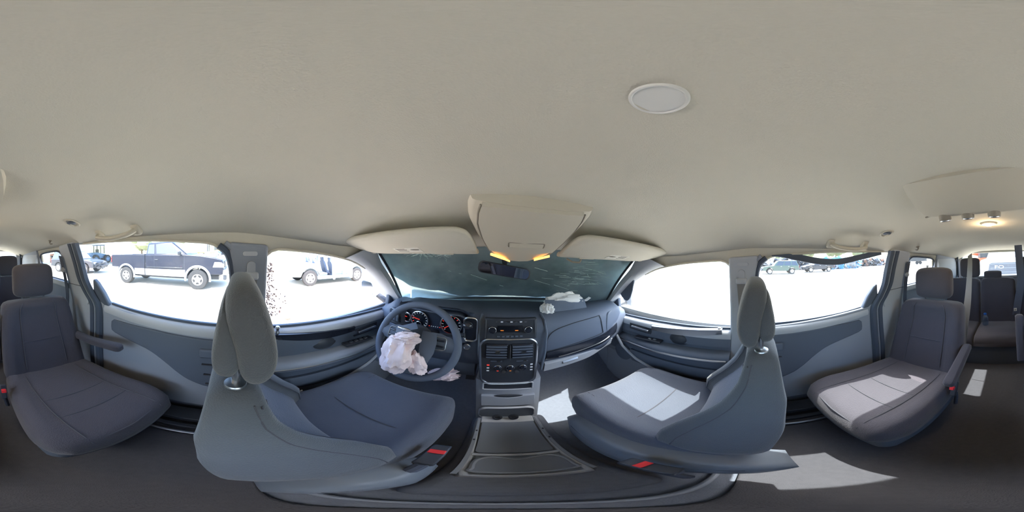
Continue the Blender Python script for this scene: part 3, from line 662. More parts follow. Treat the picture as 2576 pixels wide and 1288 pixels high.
# --- passenger side: airbag lid panel, gloss strip, glove box, vents
def dface(x, z):                                      # dash face depth
    pr = dprof(x); pts = [(b, a) for a, b in pr[3:10]]; pts.sort(); return interp(pts, z)
def onface(x, z, d=.0): return Vector((x, dface(x, z)-d, z))
out = spline([(.170, -.56), (.162, -.48), (.170, -.41), (.215, -.372), (.30, -.352), (.40, -.342), (.475, -.336)], 5)
m = MB(); m.tube([onface(p.x, p.y, .002) for p in out], .0028, 6); m.tube([onface(x, lerp(-.508, -.455, (x-.165)/.33), .002) for x in lins(.165, .50, 12)], .0028, 6); m.tube([onface(lerp(.475, .50, t), lerp(-.336, -.455, t), .002) for t in lins(0, 1, 6)], .0024, 6)
m.build('panel_seam', 'black_plastic', da)
m = MB(); m.loft([[onface(x, zt, -.004), onface(x, zt, .005), onface(x, (zt+zb)/2, .012), onface(x, zb, .006), onface(x, zb, -.004)] for x, zt, zb in [(x, lerp(-.512, -.445, t), lerp(-.580, -.520, t)) for t, x in [(t, lerp(.165, .66, t)) for t in lins(0, 1, 16)]]]); m.build('gloss_strip', 'black_gloss', da, ang=50)
m = MB(); m.tube([onface(lerp(.17, .56, t), lerp(-.562, -.506, t), .0125) for t in lins(.15, 1, 14)], .003, 6); m.build('strip_line', 'satin', da)
m = MB(); m.loft([[Vector((x, .772+.04*smooth(.4, .62, x), zt)), Vector((x, .752+.04*smooth(.4, .62, x), zt-.012)), Vector((x, .765+.04*smooth(.4, .62, x), zb)), Vector((x, .90, zb-.01)), Vector((x, .90, zt))] for x, zt, zb in [(lerp(.165, .62, t), lerp(-.600, -.545, t), lerp(-.675, -.605, t)) for t in lins(0, 1, 12)]]); gb = m.build('glove_box', 'light_trim', da, ang=40)
m = MB(); m.loft([[Vector((x, .754, z+.012)), Vector((x, .747, z)), Vector((x, .756, z-.012))] for x, z in ((.26, -.618), (.30, -.613), (.345, -.606))]); m.build('glove_latch', 'satin', gb)
for s, vx in ((1, .60), (-1, -.66)):
    pr = [(q[0], q[1]) for q in rrect(.105, .125, .035, 6)]
    R_ = Matrix.Rotation(s*.55, 3, 'Z'); c_ = Vector((vx-.02*s, .782, -.405))
    m = MB(); m.tube([c_+R_ @ Vector((p[0], 0, p[1])) for p in pr], .008, 8, closed=True); vo = m.build('side_vent', 'dark_trim', da)
    m = MB(); m.prism([c_+R_ @ Vector((p[0]*.98, .012, p[1]*.98)) for p in pr], R_ @ Vector((0, .01, 0))); m.build('vent_well', 'black_plastic', vo)
    for k in range(6): m = MB(); m.box(c_+R_ @ Vector((0, .002, -.045+.018*k)), (.092, .012, .004), rot=R_ @ Matrix.Rotation(.4, 3, 'X')); m.build('vent_slat', 'satin' if s > 0 else 'dark_trim', vo)
# lower driver panel and pedals
m = MB(); m.loft([[Vector((x, .79, -.60)), Vector((x, .775, -.66)), Vector((x, .80, -.73)), Vector((x, .95, -.76)), Vector((x, .95, -.60))] for x in lins(-.66, -.17, 6)]); m.build('knee_panel', 'dark_trim', da, ang=50)
m = MB(); m.box((-.35, 1.02, -.93), (.11, .02, .06), rot=(-.6, 0, 0)); m.tube([(-.35, 1.03, -.92), (-.35, 1.08, -.75), (-.35, 1.10, -.66)], .010, 8); m.build('brake_pedal', 'black_plastic', da)
m = MB(); m.box((-.22, 1.06, -.98), (.06, .02, .13), rot=(-.5, 0, 0)); m.build('gas_pedal', 'black_plastic', da)

# ---------------------------------------------------------------- steering wheel and the burst airbag
wh = thing('steering_wheel', 'dark steering wheel with silver button spokes ahead of the driver seat', 'steering wheel', (-.40, .60, -.60))
T = math.radians(27); WC = Vector((-.398, .592, -.400)); WN = Vector((0, -math.cos(T), math.sin(T))); WU = Vector((0, math.sin(T), math.cos(T))); WX = Vector((1, 0, 0))
def wp(x, u, d=0.): return WC+WX*x+WU*u+WN*d
m = MB(); m.tube([wp(.178*math.cos(a), .178*math.sin(a)) for a in [2*math.pi*k/56 for k in range(56)]], .0165, 12, closed=True); m.build('rim', 'dash', wh)
m = MB(); m.lathe(wp(0, 0, -.10), WN, [(0, .035), (.06, .045), (.075, .075), (.095, .085), (.10, .080), (.10, 0)], 28, up=WU); m.build('hub', 'black_plastic', wh)
for s in (-1, 1):
    m = MB(); m.loft([[wp(s*x, u+h, d), wp(s*x, u+h*.4, d+.012), wp(s*x, u-h*.4, d+.012), wp(s*x, u-h, d), wp(s*x, u, d-.015)] for x, u, h, d in ((.06, .015, .045, -.012), (.10, .018, .042, -.008), (.14, .015, .034, -.004), (.175, .01, .026, 0))]); sp_ = m.build('spoke', 'dark_trim', wh, ang=60)
    pr = [(q[0]+s*.106, q[1]+.016) for q in rrect(.052, .056, .010, 4)]
    m = MB(); m.tube([wp(p[0], p[1], .008) for p in pr], .0022, 6, closed=True); m.build('button_frame', 'satin', sp_)
    for k in (-1, 1): m = MB(); m.box(wp(s*.106, .016+.013*k, .006), (.042, .020, .008), rot=Matrix.Rotation(-T, 3, 'X')); m.build('spoke_button', 'black_gloss', sp_, bevel=.003)
m = MB(); m.loft([[wp(-.055, -.05, -.012), wp(.055, -.05, -.012), wp(.055, -.05, -.03), wp(-.055, -.05, -.03)], [wp(-.028, -.172, -.004), wp(.028, -.172, -.004), wp(.028, -.172, -.02), wp(-.028, -.172, -.02)]]); m.build('lower_spoke', 'dark_trim', wh, bevel=.004)
# torn hub cover: one flap up with the emblem, one tongue hanging to the right
m = MB(); m.loft([[wp(x+dx, u, d), wp(x+dx+.0, u, d+.006)] if False else [wp(a[0], a[1], a[2]) for a in r] for x, dx, u, d, r in ((0, 0, 0, 0, [(-.085, .050, .03), (-.005, .092, .03), (.0, .088, .038), (-.085, .046, .038)]), (0, 0, 0, 0, [(-.05, .030, .085), (.035, .068, .085), (.035, .064, .092), (-.05, .026, .092)]))]); fl_ = m.build('cover_flap', 'dash', wh, bevel=.003)
m = MB(); m.ell(wp(-.018, .052, .094), (.030, .010, .006), rot=Matrix.Rotation(-T, 3, 'X')); m.build('emblem', 'chrome', fl_)
m = MB(); m.loft([[wp(x-w_, u, d), wp(x, u, d+.006), wp(x+w_, u, d), wp(x, u, d-.004)] for x, u, w_, d in ((.060, .060, .030, .020), (.068, .02, .034, .030), (.070, -.03, .030, .034), (.066, -.075, .020, .034), (.060, -.105, .004, .030))]); m.build('cover_tongue', 'dash', wh, ang=60)
m = MB(); m.tube([wp(-.02, .02, -.07), (-.40, .74, -.46), (-.40, .86, -.50)], [.04, .05, .055], 16); m.build('column_shroud', 'black_plastic', wh)
for s in (-1, 1):
    m = MB(); m.tube([wp(s*.04, .045, -.07), wp(s*.13, .06, -.06), wp(s*.19, .068, -.055)], [.007, .008, .011], 8); m.build('stalk', 'black_plastic', wh)

def crumple(c, r, seed, amp, n=48, mm=36, fold=4., rot=None):
    """a limp crumpled bag: an ellipsoid broken into flat creased facets by ridged noise."""
    m = MB(); m.ell((0, 0, 0), (1, 1, 1), n, mm, pw=.85); vs = []
    for v in m.v:
        q = v*1.25+Vector((seed, seed*.7, 0)); a = 0.
        for o_, w_ in ((1., 1.), (2.1, .45), (4.3, .08)):
            a += (1-2.4*abs(noise.noise(q*fold*.22*o_)))*w_
        f = 1+amp*(a-.9)
        p = Vector((v.x*r[0]*f, v.y*r[1]*f, v.z*r[2]*f))
        vs.append(Vector(c)+(rot @ p if rot else p))
    m.v = vs; return m
ab = thing('driver_airbag', 'deflated pinkish white airbag spilling over the steering wheel', 'airbag', (-.42, .52, -.56))
m = crumple((-.424, .505, -.425), (.062, .040, .092), 2.3, .30, rot=Matrix.Rotation(-.35, 3, 'X') @ Matrix.Rotation(.15, 3, 'Y')); m.build('main_fold', 'airbag', ab, ang=28)
m = crumple((-.350, .515, -.458), (.034, .026, .054), 5.1, .34, rot=Matrix.Rotation(-.3, 3, 'X') @ Matrix.Rotation(-.5, 3, 'Y')); m.build('side_fold', 'airbag', ab, ang=28)
m = crumple((-.405, .525, -.352), (.062, .030, .026), 8.4, .35, rot=Matrix.Rotation(-.3, 3, 'X') @ Matrix.Rotation(-.3, 3, 'Y')); m.build('top_fold', 'airbag', ab, ang=28)
m = crumple((-.30, .712, -.672), (.075, .04, .03), 3.9, .4, rot=Matrix.Rotation(-.3, 3, 'Y')); o = m.build('knee_airbag', 'airbag', None, ang=28); tag(o, 'limp white knee airbag hanging below the dashboard', 'airbag')
pa = thing('passenger_airbag', 'deflated white airbag crumpled on the dashboard behind a dark lid', 'airbag', (.32, .88, -.30))
m = crumple((.325, .895, -.258), (.118, .045, .050), 6.6, .30); m.build('main_fold', 'white_cloth', pa, ang=28)
m = crumple((.192, .835, -.292), (.035, .040, .034), 9.2, .36); m.build('side_fold', 'white_cloth', pa, ang=28)
m = MB(); m.ribbon([(.42, .86, -.262), (.46, .875, -.268), (.50, .89, -.256)], .018, .003, (0, -.3, 1)); m.build('cloth_tail', 'white_cloth', pa)
m = MB(); m.prism([(.187, .806, -.314), (.425, .808, -.326), (.436, .812, -.318), (.442, .858, -.262), (.438, .860, -.258), (.182, .850, -.243)], (0, .006, .005)); m.build('airbag_lid', 'slate_card', pa, bevel=.003)
# ---------------------------------------------------------------- things on the ceiling
# front overhead console
oc = thing('overhead_console', 'beige overhead console with storage door above the mirror', 'overhead console', (0, .5, -.01))
OK = [(.372, .142, .128), (.40, .152, .117), (.46, .160, .095), (.52, .150, .063), (.57, .128, .030), (.605, .100, .006), (.635, .068, -.010)]
rings = []
for y, w_, z in OK:
    top = interp(BASE, y)+.004
    rings.append([Vector((x, y, zz)) for x, zz in ((-w_-.018, top), (-w_-.010, lerp(z, top, .35)), (-w_, z+.004), (-w_*.5, z-.006), (0, z-.008), (w_*.5, z-.006), (w_, z+.004), (w_+.010, lerp(z, top, .35)), (w_+.018, top))])
m = MB(); m.loft(rings); m.build('console_shell', 'beige_plastic', oc, ang=40)
# storage door: slightly proud panel with edge gap and finger latch
m = MB()
m.loft([[Vector((x, y, z+dz)) for x, dz in ((-w_*.90, -.010), (-w_*.45, -.016), (0, -.018), (w_*.45, -.016), (w_*.90, -.010), (w_*.90, .01), (-w_*.90, .01))] for y, w_, z in [(y, interp([(a, b) for a, b, c in OK], y), interp([(a, c) for a, b, c in OK], y)) for y in lins(.374, .572, 12)]]); sd = m.build('storage_door', 'beige_plastic', oc, ang=40)
for s in (-1, 1):
    m = MB(); m.tube([(s*interp([(a, b) for a, b, c in OK], y)*.925, y, interp([(a, c) for a, b, c in OK], y)-.006) for y in lins(.374, .60, 14)], .0028, 6); m.build('door_gap', 'beige_dark', oc)
m = MB(); m.box((.008, .530, .0385), (.115, .004, .020), rot=(.55, 0, 0)); lt = m.build('door_latch', 'beige_plastic', sd, bevel=.003)
m = MB(); pr = rrect(.122, .030, .006, 4); m.tube([(.008+p[0], .530-p[1]*.52, .0385+p[1]*.0-p[1]*.5*-.0-.0+p[1]*.45) for p in pr], .0016, 5, closed=True); m.build('latch_seam', 'beige_dark', sd)
for s in (-1, 1):
    m = MB(); m.prism([(s*.055, .612, -.006), (s*.105, .585, .010), (s*.112, .594, .010), (s*.060, .628, -.006)], (0, 0, -.008)); m.build('reading_lamp', 'lamp_glow', oc)
m = MB(); m.prism([(-.075, .606, -.002), (-.066, .606, -.004), (-.035, .640, -.016), (-.043, .642, -.014)], (0, 0, -.006)); m.build('lamp_edge', 'lamp_glow', oc)

# sun visors
def visor(s, label):
    v = thing('sun_visor', label, 'sun visor', (s*.42, .53, .02), group='sun visors')
    A, B, C_, D = Vector((s*.690, .415, .052)), Vector((s*.175, .485, .082)), Vector((s*.160, .640, .012)), Vector((s*.640, .585, .000))
    def pt(u, w_): return A.lerp(B, u).lerp(D.lerp(C_, u), w_)
    outl = [(.0, .45), (.012, .25), (.05, .08), (.14, .01), (.5, -.04), (.86, -.02), (.95, .06), (.985, .22), (1., .6), (.99, .93), (.96, 1.0), (.5, 1.0), (.2, 1.0), (.06, .92), (.012, .70)]
    outl = [(p.x, p.y) for p in spline([Vector((a, b)) for a, b in outl], 4, closed=True)]
    n_ = (B-A).cross(D-A).normalized(); n_ = n_ if n_.z < 0 else -n_
    ring = lambda k, d: [pt(.5+(a-.5)*k[0], .5+(b-.5)*k[1])+n_*d for a, b in outl]
    m = MB(); m.loft([ring((.985, .93), -.012), ring((1, 1), -.006), ring((1, 1), .004), ring((.985, .93), .010), ring((.90, .70), .012)]); m.build('visor_pad', 'headliner', v, ang=50)
    m = MB(); q = [pt(a, b)+n_*.0135 for a, b in ((.36, .55), (.58, .55), (.58, .80), (.36, .80))]; m.prism(q, n_*.001); lb = m.build('warning_label', 'paper', v)
    for k in range(4): m = MB(); m.ribbon([pt(.38, .60+.045*k)+n_*.0148, pt(.46+.01*(k % 2), .60+.045*k)+n_*.0148], .003, .0006, n_); m.build('label_print', 'print_grey', lb)
    m = MB(); m.ell(pt(.53, .67)+n_*.0150, (.020, .007, .001)); m.build('label_picture', 'print_grey', lb)
    m = MB(); m.ell(D+Vector((s*.0, .012, .004)), (.020, .014, .012)); m.build('pivot_mount', 'beige_plastic', v)
    m = MB(); m.box(pt(.72, .97)+n_*.006, (.08, .010, .012)); m.build('visor_clip', 'beige_plastic', v, bevel=.003)
    return v
visor(-1, 'beige sun visor folded up above the driver windscreen')
visor(1, 'beige sun visor folded up above the passenger windscreen')
m = MB(); m.tube([(.20, .625, -.002), (.215, .60, -.014), (.245, .595, -.016), (.265, .615, -.004)], .004, 8); o = m.build('visor_hook', 'beige_dark', None); tag(o, 'small grey hook beside the passenger sun visor', 'hook')

# interior mirror
mr = thing('rear_view_mirror', 'tilted interior mirror hanging under the overhead console', 'mirror', (-.045, .80, -.10))
R_ = Matrix.Rotation(.155, 3, 'Y') @ Matrix.Rotation(.10, 3, 'Z') @ Matrix.Rotation(.10, 3, 'X'); c_ = Vector((-.045, .795, -.070))
pr = rrect(.262, .058, .022, 6)
m = MB(); m.loft([[c_+R_ @ Vector((p[0]*k, y, p[1]*k)) for p in pr] for y, k in ((.034, .55), (.022, .92), (.004, 1.0), (-.004, 1.0), (-.006, .95))]); m.build('mirror_case', 'black_plastic', mr, ang=40)
m = MB(); m.prism([c_+R_ @ Vector((p[0]*.94, -.0062, p[1]*.86)) for p in pr], R_ @ Vector((0, -.001, 0))); m.build('mirror_face', 'mirror_glass', mr, smooth=False)
m = MB(); m.tube([c_+Vector((0, .03, .01)), (-.045, .81, -.035), (-.045, .85, -.01)], [.010, .013, .016], 10); m.build('mirror_stalk', 'black_plastic', mr)

# round ceiling cover
zz = zc_s(0, .062)
m = MB(); m.lathe((.006, .068, zz+.003), (0, 0, -1), [(0, .0245), (.004, .0245), (.0065, .0232), (.0066, .0218), (.0052, .0208), (.0055, 0)], 48)
o = m.build('round_ceiling_light', 'white_plastic', None, ang=40); tag(o, 'flat round pale lamp cover set into the headliner', 'lamp')

# rear climate console
rc = thing('rear_console', 'beige rear climate console with three knobs on the headliner', 'overhead console', (0, -.42, .12))
RK = [(-.315, .135, .188), (-.35, .145, .172), (-.40, .152, .152), (-.45, .152, .138), (-.475, .146, .136)]
rings = []
for y, w_, z in RK: rings.append([Vector((x, y-abs(x)*.10*0, zz_)) for x, zz_ in ((-w_-.008, .195), (-w_, z+.003), (-w_*.5, z-.004), (0, z-.006), (w_*.5, z-.004), (w_, z+.003), (w_+.008, .195))])
m = MB(); m.loft(rings); m.build('console_shell', 'beige_plastic', rc, ang=45)
for x in (.092, .018, -.062):
    m = MB(); m.lathe((x, -.478, .139), (0, -.35, -1), [(-.004, .020), (.014, .020), (.019, .018), (.022, .012), (.022, 0)], 26); kn = m.build('knob', 'beige_dark', rc)
    m = MB(); m.torus((x, -.484, .122), (0, -.35, -1), .0185, .0018, 26, 6); m.build('knob_ring', 'chrome', kn)
m = MB(); m.box((.140, -.476, .142), (.04, .006, .004), rot=(0, .15, 0)); m.build('console_tab', 'beige_dark', rc)
# lit dome lamp
dl = thing('dome_lamp', 'lit warm dome lamp on the headliner behind the rear console', 'lamp', (0, -.885, .165))
zl = zc_s(0, -.885)
m = MB(); m.lathe((-.002, -.885, zl+.004), (0, 0, -1), [(0, .045), (.008, .045), (.012, .040), (.012, 0)], 36); m.build('lamp_bezel', 'beige_plastic', dl)
m = MB(); m.ell((-.002, -.885, zl-.007), (.026, .016, .010)); m.build('lamp_lens', 'lamp_hot', dl)
L_ = bpy.data.lights.new('dome_bulb', 'POINT'); L_.energy = .5; L_.color = (1., .72, .42); L_.shadow_soft_size = .02
lo = bpy.data.objects.new('dome_bulb', L_); COL.objects.link(lo); lo.parent = dl; lo.location = Vector((-.002, -.885, zl-.03))-Vector((0, -.885, .165))

# swivel air outlets either side, grab handles, hooks
for s, lab in ((-1, 'round swivel air outlet in the headliner over the driver side'), (1, 'round swivel air outlet in the headliner over the passenger side')):
    x, y = s*.505, -.665; z = zc_s(x, y); nrm = Vector((-s*.35, 0, -1)).normalized()
    t = thing('ceiling_vent', lab, 'air vent', (x, y, z), group='swivel ceiling vents')
    m = MB(); m.lathe((x, y, z), nrm, [(-.006, .042), (.003, .042), (.006, .038), (.005, .031), (.002, .029), (.002, 0)], 36); m.build('vent_flange', 'beige_plastic', t)
    m = MB(); m.ell(Vector((x, y, z))+nrm*.001, (.025, .025, .010)); bl = m.build('vent_ball', 'dark_trim', t)
    m = MB(); m.box(Vector((x, y, z))+nrm*.010, (.036, .010, .006), rot=(0, s*.34, .3)); m.build('vent_vane', 'beige_plastic', bl, bevel=.002)
for s, lab in ((1, 'beige grab handle on the roof rail above the passenger side sliding door'), (-1, 'beige grab handle on the roof rail above the driver side sliding door')):
    h = thing('grab_handle', lab, 'grab handle', (s*.62, -.5, .06), group='roof grab handles')
    yy = lambda t: lerp(-.385, -.605, t)
    m = MB(); m.tube(spline([(s*.640, yy(0), .095), (s*.600, yy(.05), .074), (s*.590, yy(.2), .064), (s*.588, yy(.5), .058), (s*.590, yy(.8), .064), (s*.600, yy(.95), .074), (s*.640, yy(1), .095)], 5), .011, 10); m.build('grip', 'beige_plastic', h)
    for t_ in (0, 1): m = MB(); m.box((s*.628, yy(t_), .090), (.026, .040, .050), rot=(0, s*-.6, 0)); m.build('handle_mount', 'beige_plastic', h, bevel=.008)
for s, y, lab in ((1, -1.14, 'small coat hook above the passenger side quarter window'), (-1, -1.14, 'small coat hook above the driver side quarter window')):
    x = s*.60; z = zc_s(x, y)
    m = MB(); m.tube([(x, y, z+.002), (x-s*.008, y, z-.014), (x-s*.004, y+.006, z-.026), (x+s*.012, y+.008, z-.024)], [.008, .006, .005, .004], 8); m.ell((x, y, z), (.016, .022, .005)); o = m.build('coat_hook', 'beige_dark', None); tag(o, lab, 'hook', 'coat hooks')
# slack black weatherstrip drooping across the passenger side sliding window
m = MB(); path = spline([(.688, -.10, .028), (.688, -.17, .027), (.692, -.235, .020), (.696, -.32, .004), (.698, -.40, -.004), (.697, -.49, -.003), (.693, -.60, .016), (.690, -.70, .034), (.686, -.80, .052)], 6)
m.ribbon(path, [lerp(.006, .034, smooth(0, 12, i_)) for i_ in range(len(path))], .012, (-1, 0, .2)); o = m.build('hanging_weatherstrip', 'rubber', None, bevel=.003); tag(o, 'slack black weatherstrip sagging across the top of a sliding window', 'weatherstrip')
# ---------------------------------------------------------------- seats
def back_ring(cx, z, w_, yf, yb, rec, crown=0.):
    fr = [(1., lerp(yb, yf, .42)), (.985, lerp(yb, yf, .72)), (.94, lerp(yb, yf, .93)), (.86, yf), (.74, yf-rec*.15), (.62, yf-rec*.7), (.52, yf-rec), (.25, yf-rec*1.05), (0, yf-rec*1.08)]
    bk = [(.985, lerp(yb, yf, .18)), (.94, lerp(yb, yf, .06)), (.8, yb), (.4, yb-.004), (0, yb-.006)]
    ring = [(f, y) for f, y in fr]+[(-f, y) for f, y in fr[-2::-1]]+[(-f, y) for f, y in bk]+[(f, y) for f, y in bk[-2::-1]]
    return [Vector((cx+f*w_, y, z+crown*(1-f*f))) for f, y in ring]

def tubes(name, paths, r, mm, parent):
    for p in paths: m = MB(); m.tube(p, r, 5); o = m.build(name, mm, parent)
    return o

def headrest_front(s, cx, dy, seat):
    hr = thing  # placeholder to keep the name local
    F = spline([(.004, -.026), (.026, -.034), (.040, -.065), (.050, -.112), (.054, -.160), (.048, -.205), (.032, -.232), (.012, -.230), (.000, -.195), (-.008, -.130), (-.018, -.072), (-.014, -.036)], 3, closed=True)
    Rr = spline([(-.020, -.058), (-.030, -.10), (-.036, -.150), (-.034, -.192), (-.022, -.214), (-.002, -.210), (.010, -.16), (.004, -.085)], 3, closed=True)
    fix = lambda P_: [Vector(((p.x-.01)*1.18+.01, -.052+(p.y+.026)*.98)) for p in P_]
    F, Rr = fix(F), fix(Rr)
    def pillow(P_, half, nm, mm, sh=1.0, n=4.2):
        c_ = Vector((sum(p.x for p in P_)/len(P_), sum(p.y for p in P_)/len(P_))); rings = []
        for t in [-1, -.985, -.95, -.9, -.82, -.7, -.5, -.25, 0, .25, .5, .7, .82, .9, .95, .985, 1]:
            k = (1-abs(t)**n)**(1/n) if abs(t) < 1 else .02
            k = max(.02, k); rings.append([Vector((cx+t*half, c_.x+(p.x-c_.x)*k+dy, c_.y+(p.y-c_.y)*k)) for p in P_])
        m = MB(); m.loft(rings); return m.build(nm, mm, seat, ang=60)
    h = pillow(F, .135, 'headrest', 'seat_fabric')
    b = pillow(Rr, .122, 'headrest_back', 'seat_fabric')
    for sx in (-1, 1):
        m = MB(); m.cyl((cx+sx*.085, dy-.006, -.30), (cx+sx*.085, dy-.004, -.19), .0072, n=14); m.build('headrest_post', 'chrome', seat)
        m = MB(); m.lathe((cx+sx*.085, dy-.006, -.272), (0, 0, 1), [(-.006, .020), (.004, .0205), (.008, .018), (.009, .010), (.010, 0)], 24); m.build('post_collar', 'satin', seat)

def front_seat(s, dy, label):
    cx = s*.432
    st = thing('front_seat', label, 'car seat', (cx, .25, FLOOR_Z), group='front bucket seats')
    W_ = [(-.262, .02), (-.264, .07), (-.268, .105), (-.275, .122), (-.29, .138), (-.33, .155), (-.45, .174), (-.54, .190), (-.60, .208), (-.66, .230), (-.70, .236), (-.76, .222)]
    YF = [(-.262, .0), (-.264, .018), (-.268, .028), (-.275, .034), (-.30, .040), (-.36, .054), (-.45, .092), (-.52, .138), (-.58, .182), (-.64, .214), (-.70, .222), (-.76, .18)]
    YB = [(-.262, -.016), (-.264, -.030), (-.268, -.040), (-.28, -.048), (-.45, -.062), (-.60, -.050), (-.76, -.01)]
    neg = lambda K, z: interp([(-a, b) for a, b in K], -z)
    zs = [-.262, -.264, -.268, -.275, -.285]+lins(-.30, -.76, 16)
    m = MB(); m.loft([back_ring(cx, z, neg(W_, z), neg(YF, z)+dy, neg(YB, z)+dy, .055*smooth(.27, .40, -z)) for z in zs]); bk = m.build('backrest', 'seat_fabric', st, ang=70)
    # insert and seams
    tubes('seam', [[(cx+f*neg(W_, z)*.70, neg(YF, z)+dy-.055*smooth(.27, .40, -z)*.30+.002, z) for z in lins(-.31, -.70, 18)] for f in (-1, 1)], .0022, 'seam', bk)
    tubes('side_seam', [[(cx-s*neg(W_, z)*.965, lerp(neg(YB, z), neg(YF, z), .80)+dy, z) for z in lins(-.29, -.72, 18)]], .0018, 'seam', bk)
    tubes('shoulder_seam', [[(cx-s*f, neg(YF, -.30)+dy-.010+.004*f, -.300+.03*f) for f in lins(.03, .14, 6)]], .0018, 'seam', bk)
    m = MB(); m.loft([[Vector((cx+f*neg(W_, z)*.60, neg(YF, z)+dy-.055*smooth(.27, .40, -z)*q+d_, z)) for f, q, d_ in ((-1, .72, -.004), (-.85, .95, .007), (0, 1.06, .009), (.85, .95, .007), (1, .72, -.004), (0, 1.06, -.02))] for z in lins(-.33, -.70, 14)]); m.build('back_insert', 'seat_insert', bk, ang=60)
    headrest_front(s, cx, dy, st)
    # cushion
    def cring(y):
        t = (y-.07)/.53; zt = interp([(0, -.735), (.3, -.728), (.7, -.705), (.9, -.700), (.96, -.712), (.99, -.735), (1., -.77)], t); b_ = .026*smooth(0, .2, t)*(1-smooth(.75, 1., t)); zb = interp([(0, -.84), (.8, -.84), (1., -.80)], t)
        w_ = interp([(0, .215), (.3, .232), (.8, .236), (.95, .222), (1., .200)], t)
        pr = [(1., lerp(zb, zt, .45)), (.985, lerp(zb, zt, .75)+b_*.6), (.95, lerp(zb, zt, .93)+b_), (.87, zt+b_*1.05), (.76, zt+b_*.8), (.64, zt+b_*.2), (.5, zt-.002), (.25, zt-.004), (0, zt-.005)]
        bt = [(.985, lerp(zb, zt, .15)), (.93, zb), (.5, zb), (0, zb)]
        return [Vector((cx+f*w_, y+dy, z)) for f, z in pr+[(-f, z) for f, z in pr[-2::-1]]+[(-f, z) for f, z in bt]+[(f, z) for f, z in bt[-2::-1]]]
    m = MB(); m.loft([cring(y) for y in lins(.07, .55, 16)+[.565, .578, .588, .595, .60]]); cu = m.build('seat_cushion', 'seat_insert', st, ang=70)
    zt = lambda y: interp([(.07, -.735), (.23, -.728), (.44, -.705), (.545, -.700), (.58, -.713), (.594, -.735)], y)
    tubes('seam', [[(cx+f*.152, y+dy, zt(y)+.003) for y in lins(.12, .588, 16)] for f in (-1, 1)]+[[(cx+x, .33+dy, zt(.33)+.0005) for x in lins(-.15, .15, 8)]], .0020, 'seam', cu)
    # plastic side shield on the inboard side (deep, with a rolled top edge) and on the outboard side
    Y0, Y1 = (.015, .25) if s < 0 else (-.05, .52)
    for ss, w0 in ((-s, .262), (s, .24)):
        rings = []
        for t in lins(0, 1, 18):
            y = lerp(Y0, Y1, t)+dy; h = interp([(0, .02), (.08, .07), (.3, .13), (.7, .13), (.92, .09), (1, .02)], t); zc_ = interp([(0, -.86), (.4, -.845), (1, -.83)], t); b_ = interp([(0, .0), (.12, .02), (.5, .034), (.9, .022), (1, .0)], t)
            xo = cx+ss*(w0+b_)
            rings.append([Vector((cx+ss*.16, y, zc_+h*.55)), Vector((xo-ss*.030, y, zc_+h*.62)), Vector((xo-ss*.008, y, zc_+h*.48)), Vector((xo, y, zc_+h*.1)), Vector((xo-ss*.004, y, zc_-h*.5)), Vector((xo-ss*.03, y, zc_-h*.95)), Vector((cx+ss*.16, y, zc_-h))])
        m = MB(); m.loft(rings); sh_ = m.build('side_shield', 'seat_plastic', st, ang=70)
        if ss == -s:
            xs = lambda t: cx+ss*(w0+interp([(0, .0), (.12, .02), (.5, .034), (.9, .022), (1, .0)], t)+.0008)
            tubes('shield_groove', [[(xs(t)-ss*.004, lerp(Y0, Y1, t)+dy, interp([(0, -.86), (.4, -.845), (1, -.83)], t)+k) for t in lins(.14, .88, 16)] for k in (.020, .004)], .0022, 'black_plastic', sh_)
    # belt buckle with its red button, inboard
    bx, by, bz = (cx+.268, .010, .004) if s < 0 else (cx-.327, -.082, -.036)
    m = MB(); m.loft([[Vector((bx+a, y+dy+by, z+b+bz)) for a, b in ((-.018, 0), (.018, 0), (.016, -.03), (-.016, -.03))] for y, z in ((.185, -.715), (.26, -.690), (.275, -.694))]); bu = m.build('belt_buckle', 'black_plastic', st, bevel=.004)
    m = MB(); m.box((bx, .240+dy+by, -.694+bz), (.030, .017, .006), rot=(.33, 0, 0)); m.build('release_button', 'red_button', bu, bevel=.002)
    m = MB(); m.tube([(bx, .19+dy+by, -.73+bz), (bx+s*.01, .13+dy, -.83), (bx+s*.02, .10+dy, -.92)], .012, 8); m.build('buckle_stalk', 'belt_dark', bu)
    # recline lever outboard, frame and rails
    m = MB(); m.tube([(cx+s*.255, .14+dy, -.80), (cx+s*.268, .20+dy, -.775), (cx+s*.268, .26+dy, -.762)], [.010, .013, .009], 8); m.build('recline_lever', 'satin', st)
    m = MB(); m.box((cx, .28+dy, -.93), (.38, .46, .14)); m.build('seat_frame', 'black_plastic', st, bevel=.02)
    for k in (-1, 1): m = MB(); m.box((cx+k*.15, .33+dy, -1.065), (.045, .46, .11)); m.build('seat_rail', 'black_plastic', st, bevel=.006)
    return st
front_seat(-1, 0., 'grey cloth driver seat with raised headrest behind the steering wheel')
front_seat(1, -.022, 'grey cloth front passenger seat with a patch of sun on its cushion')

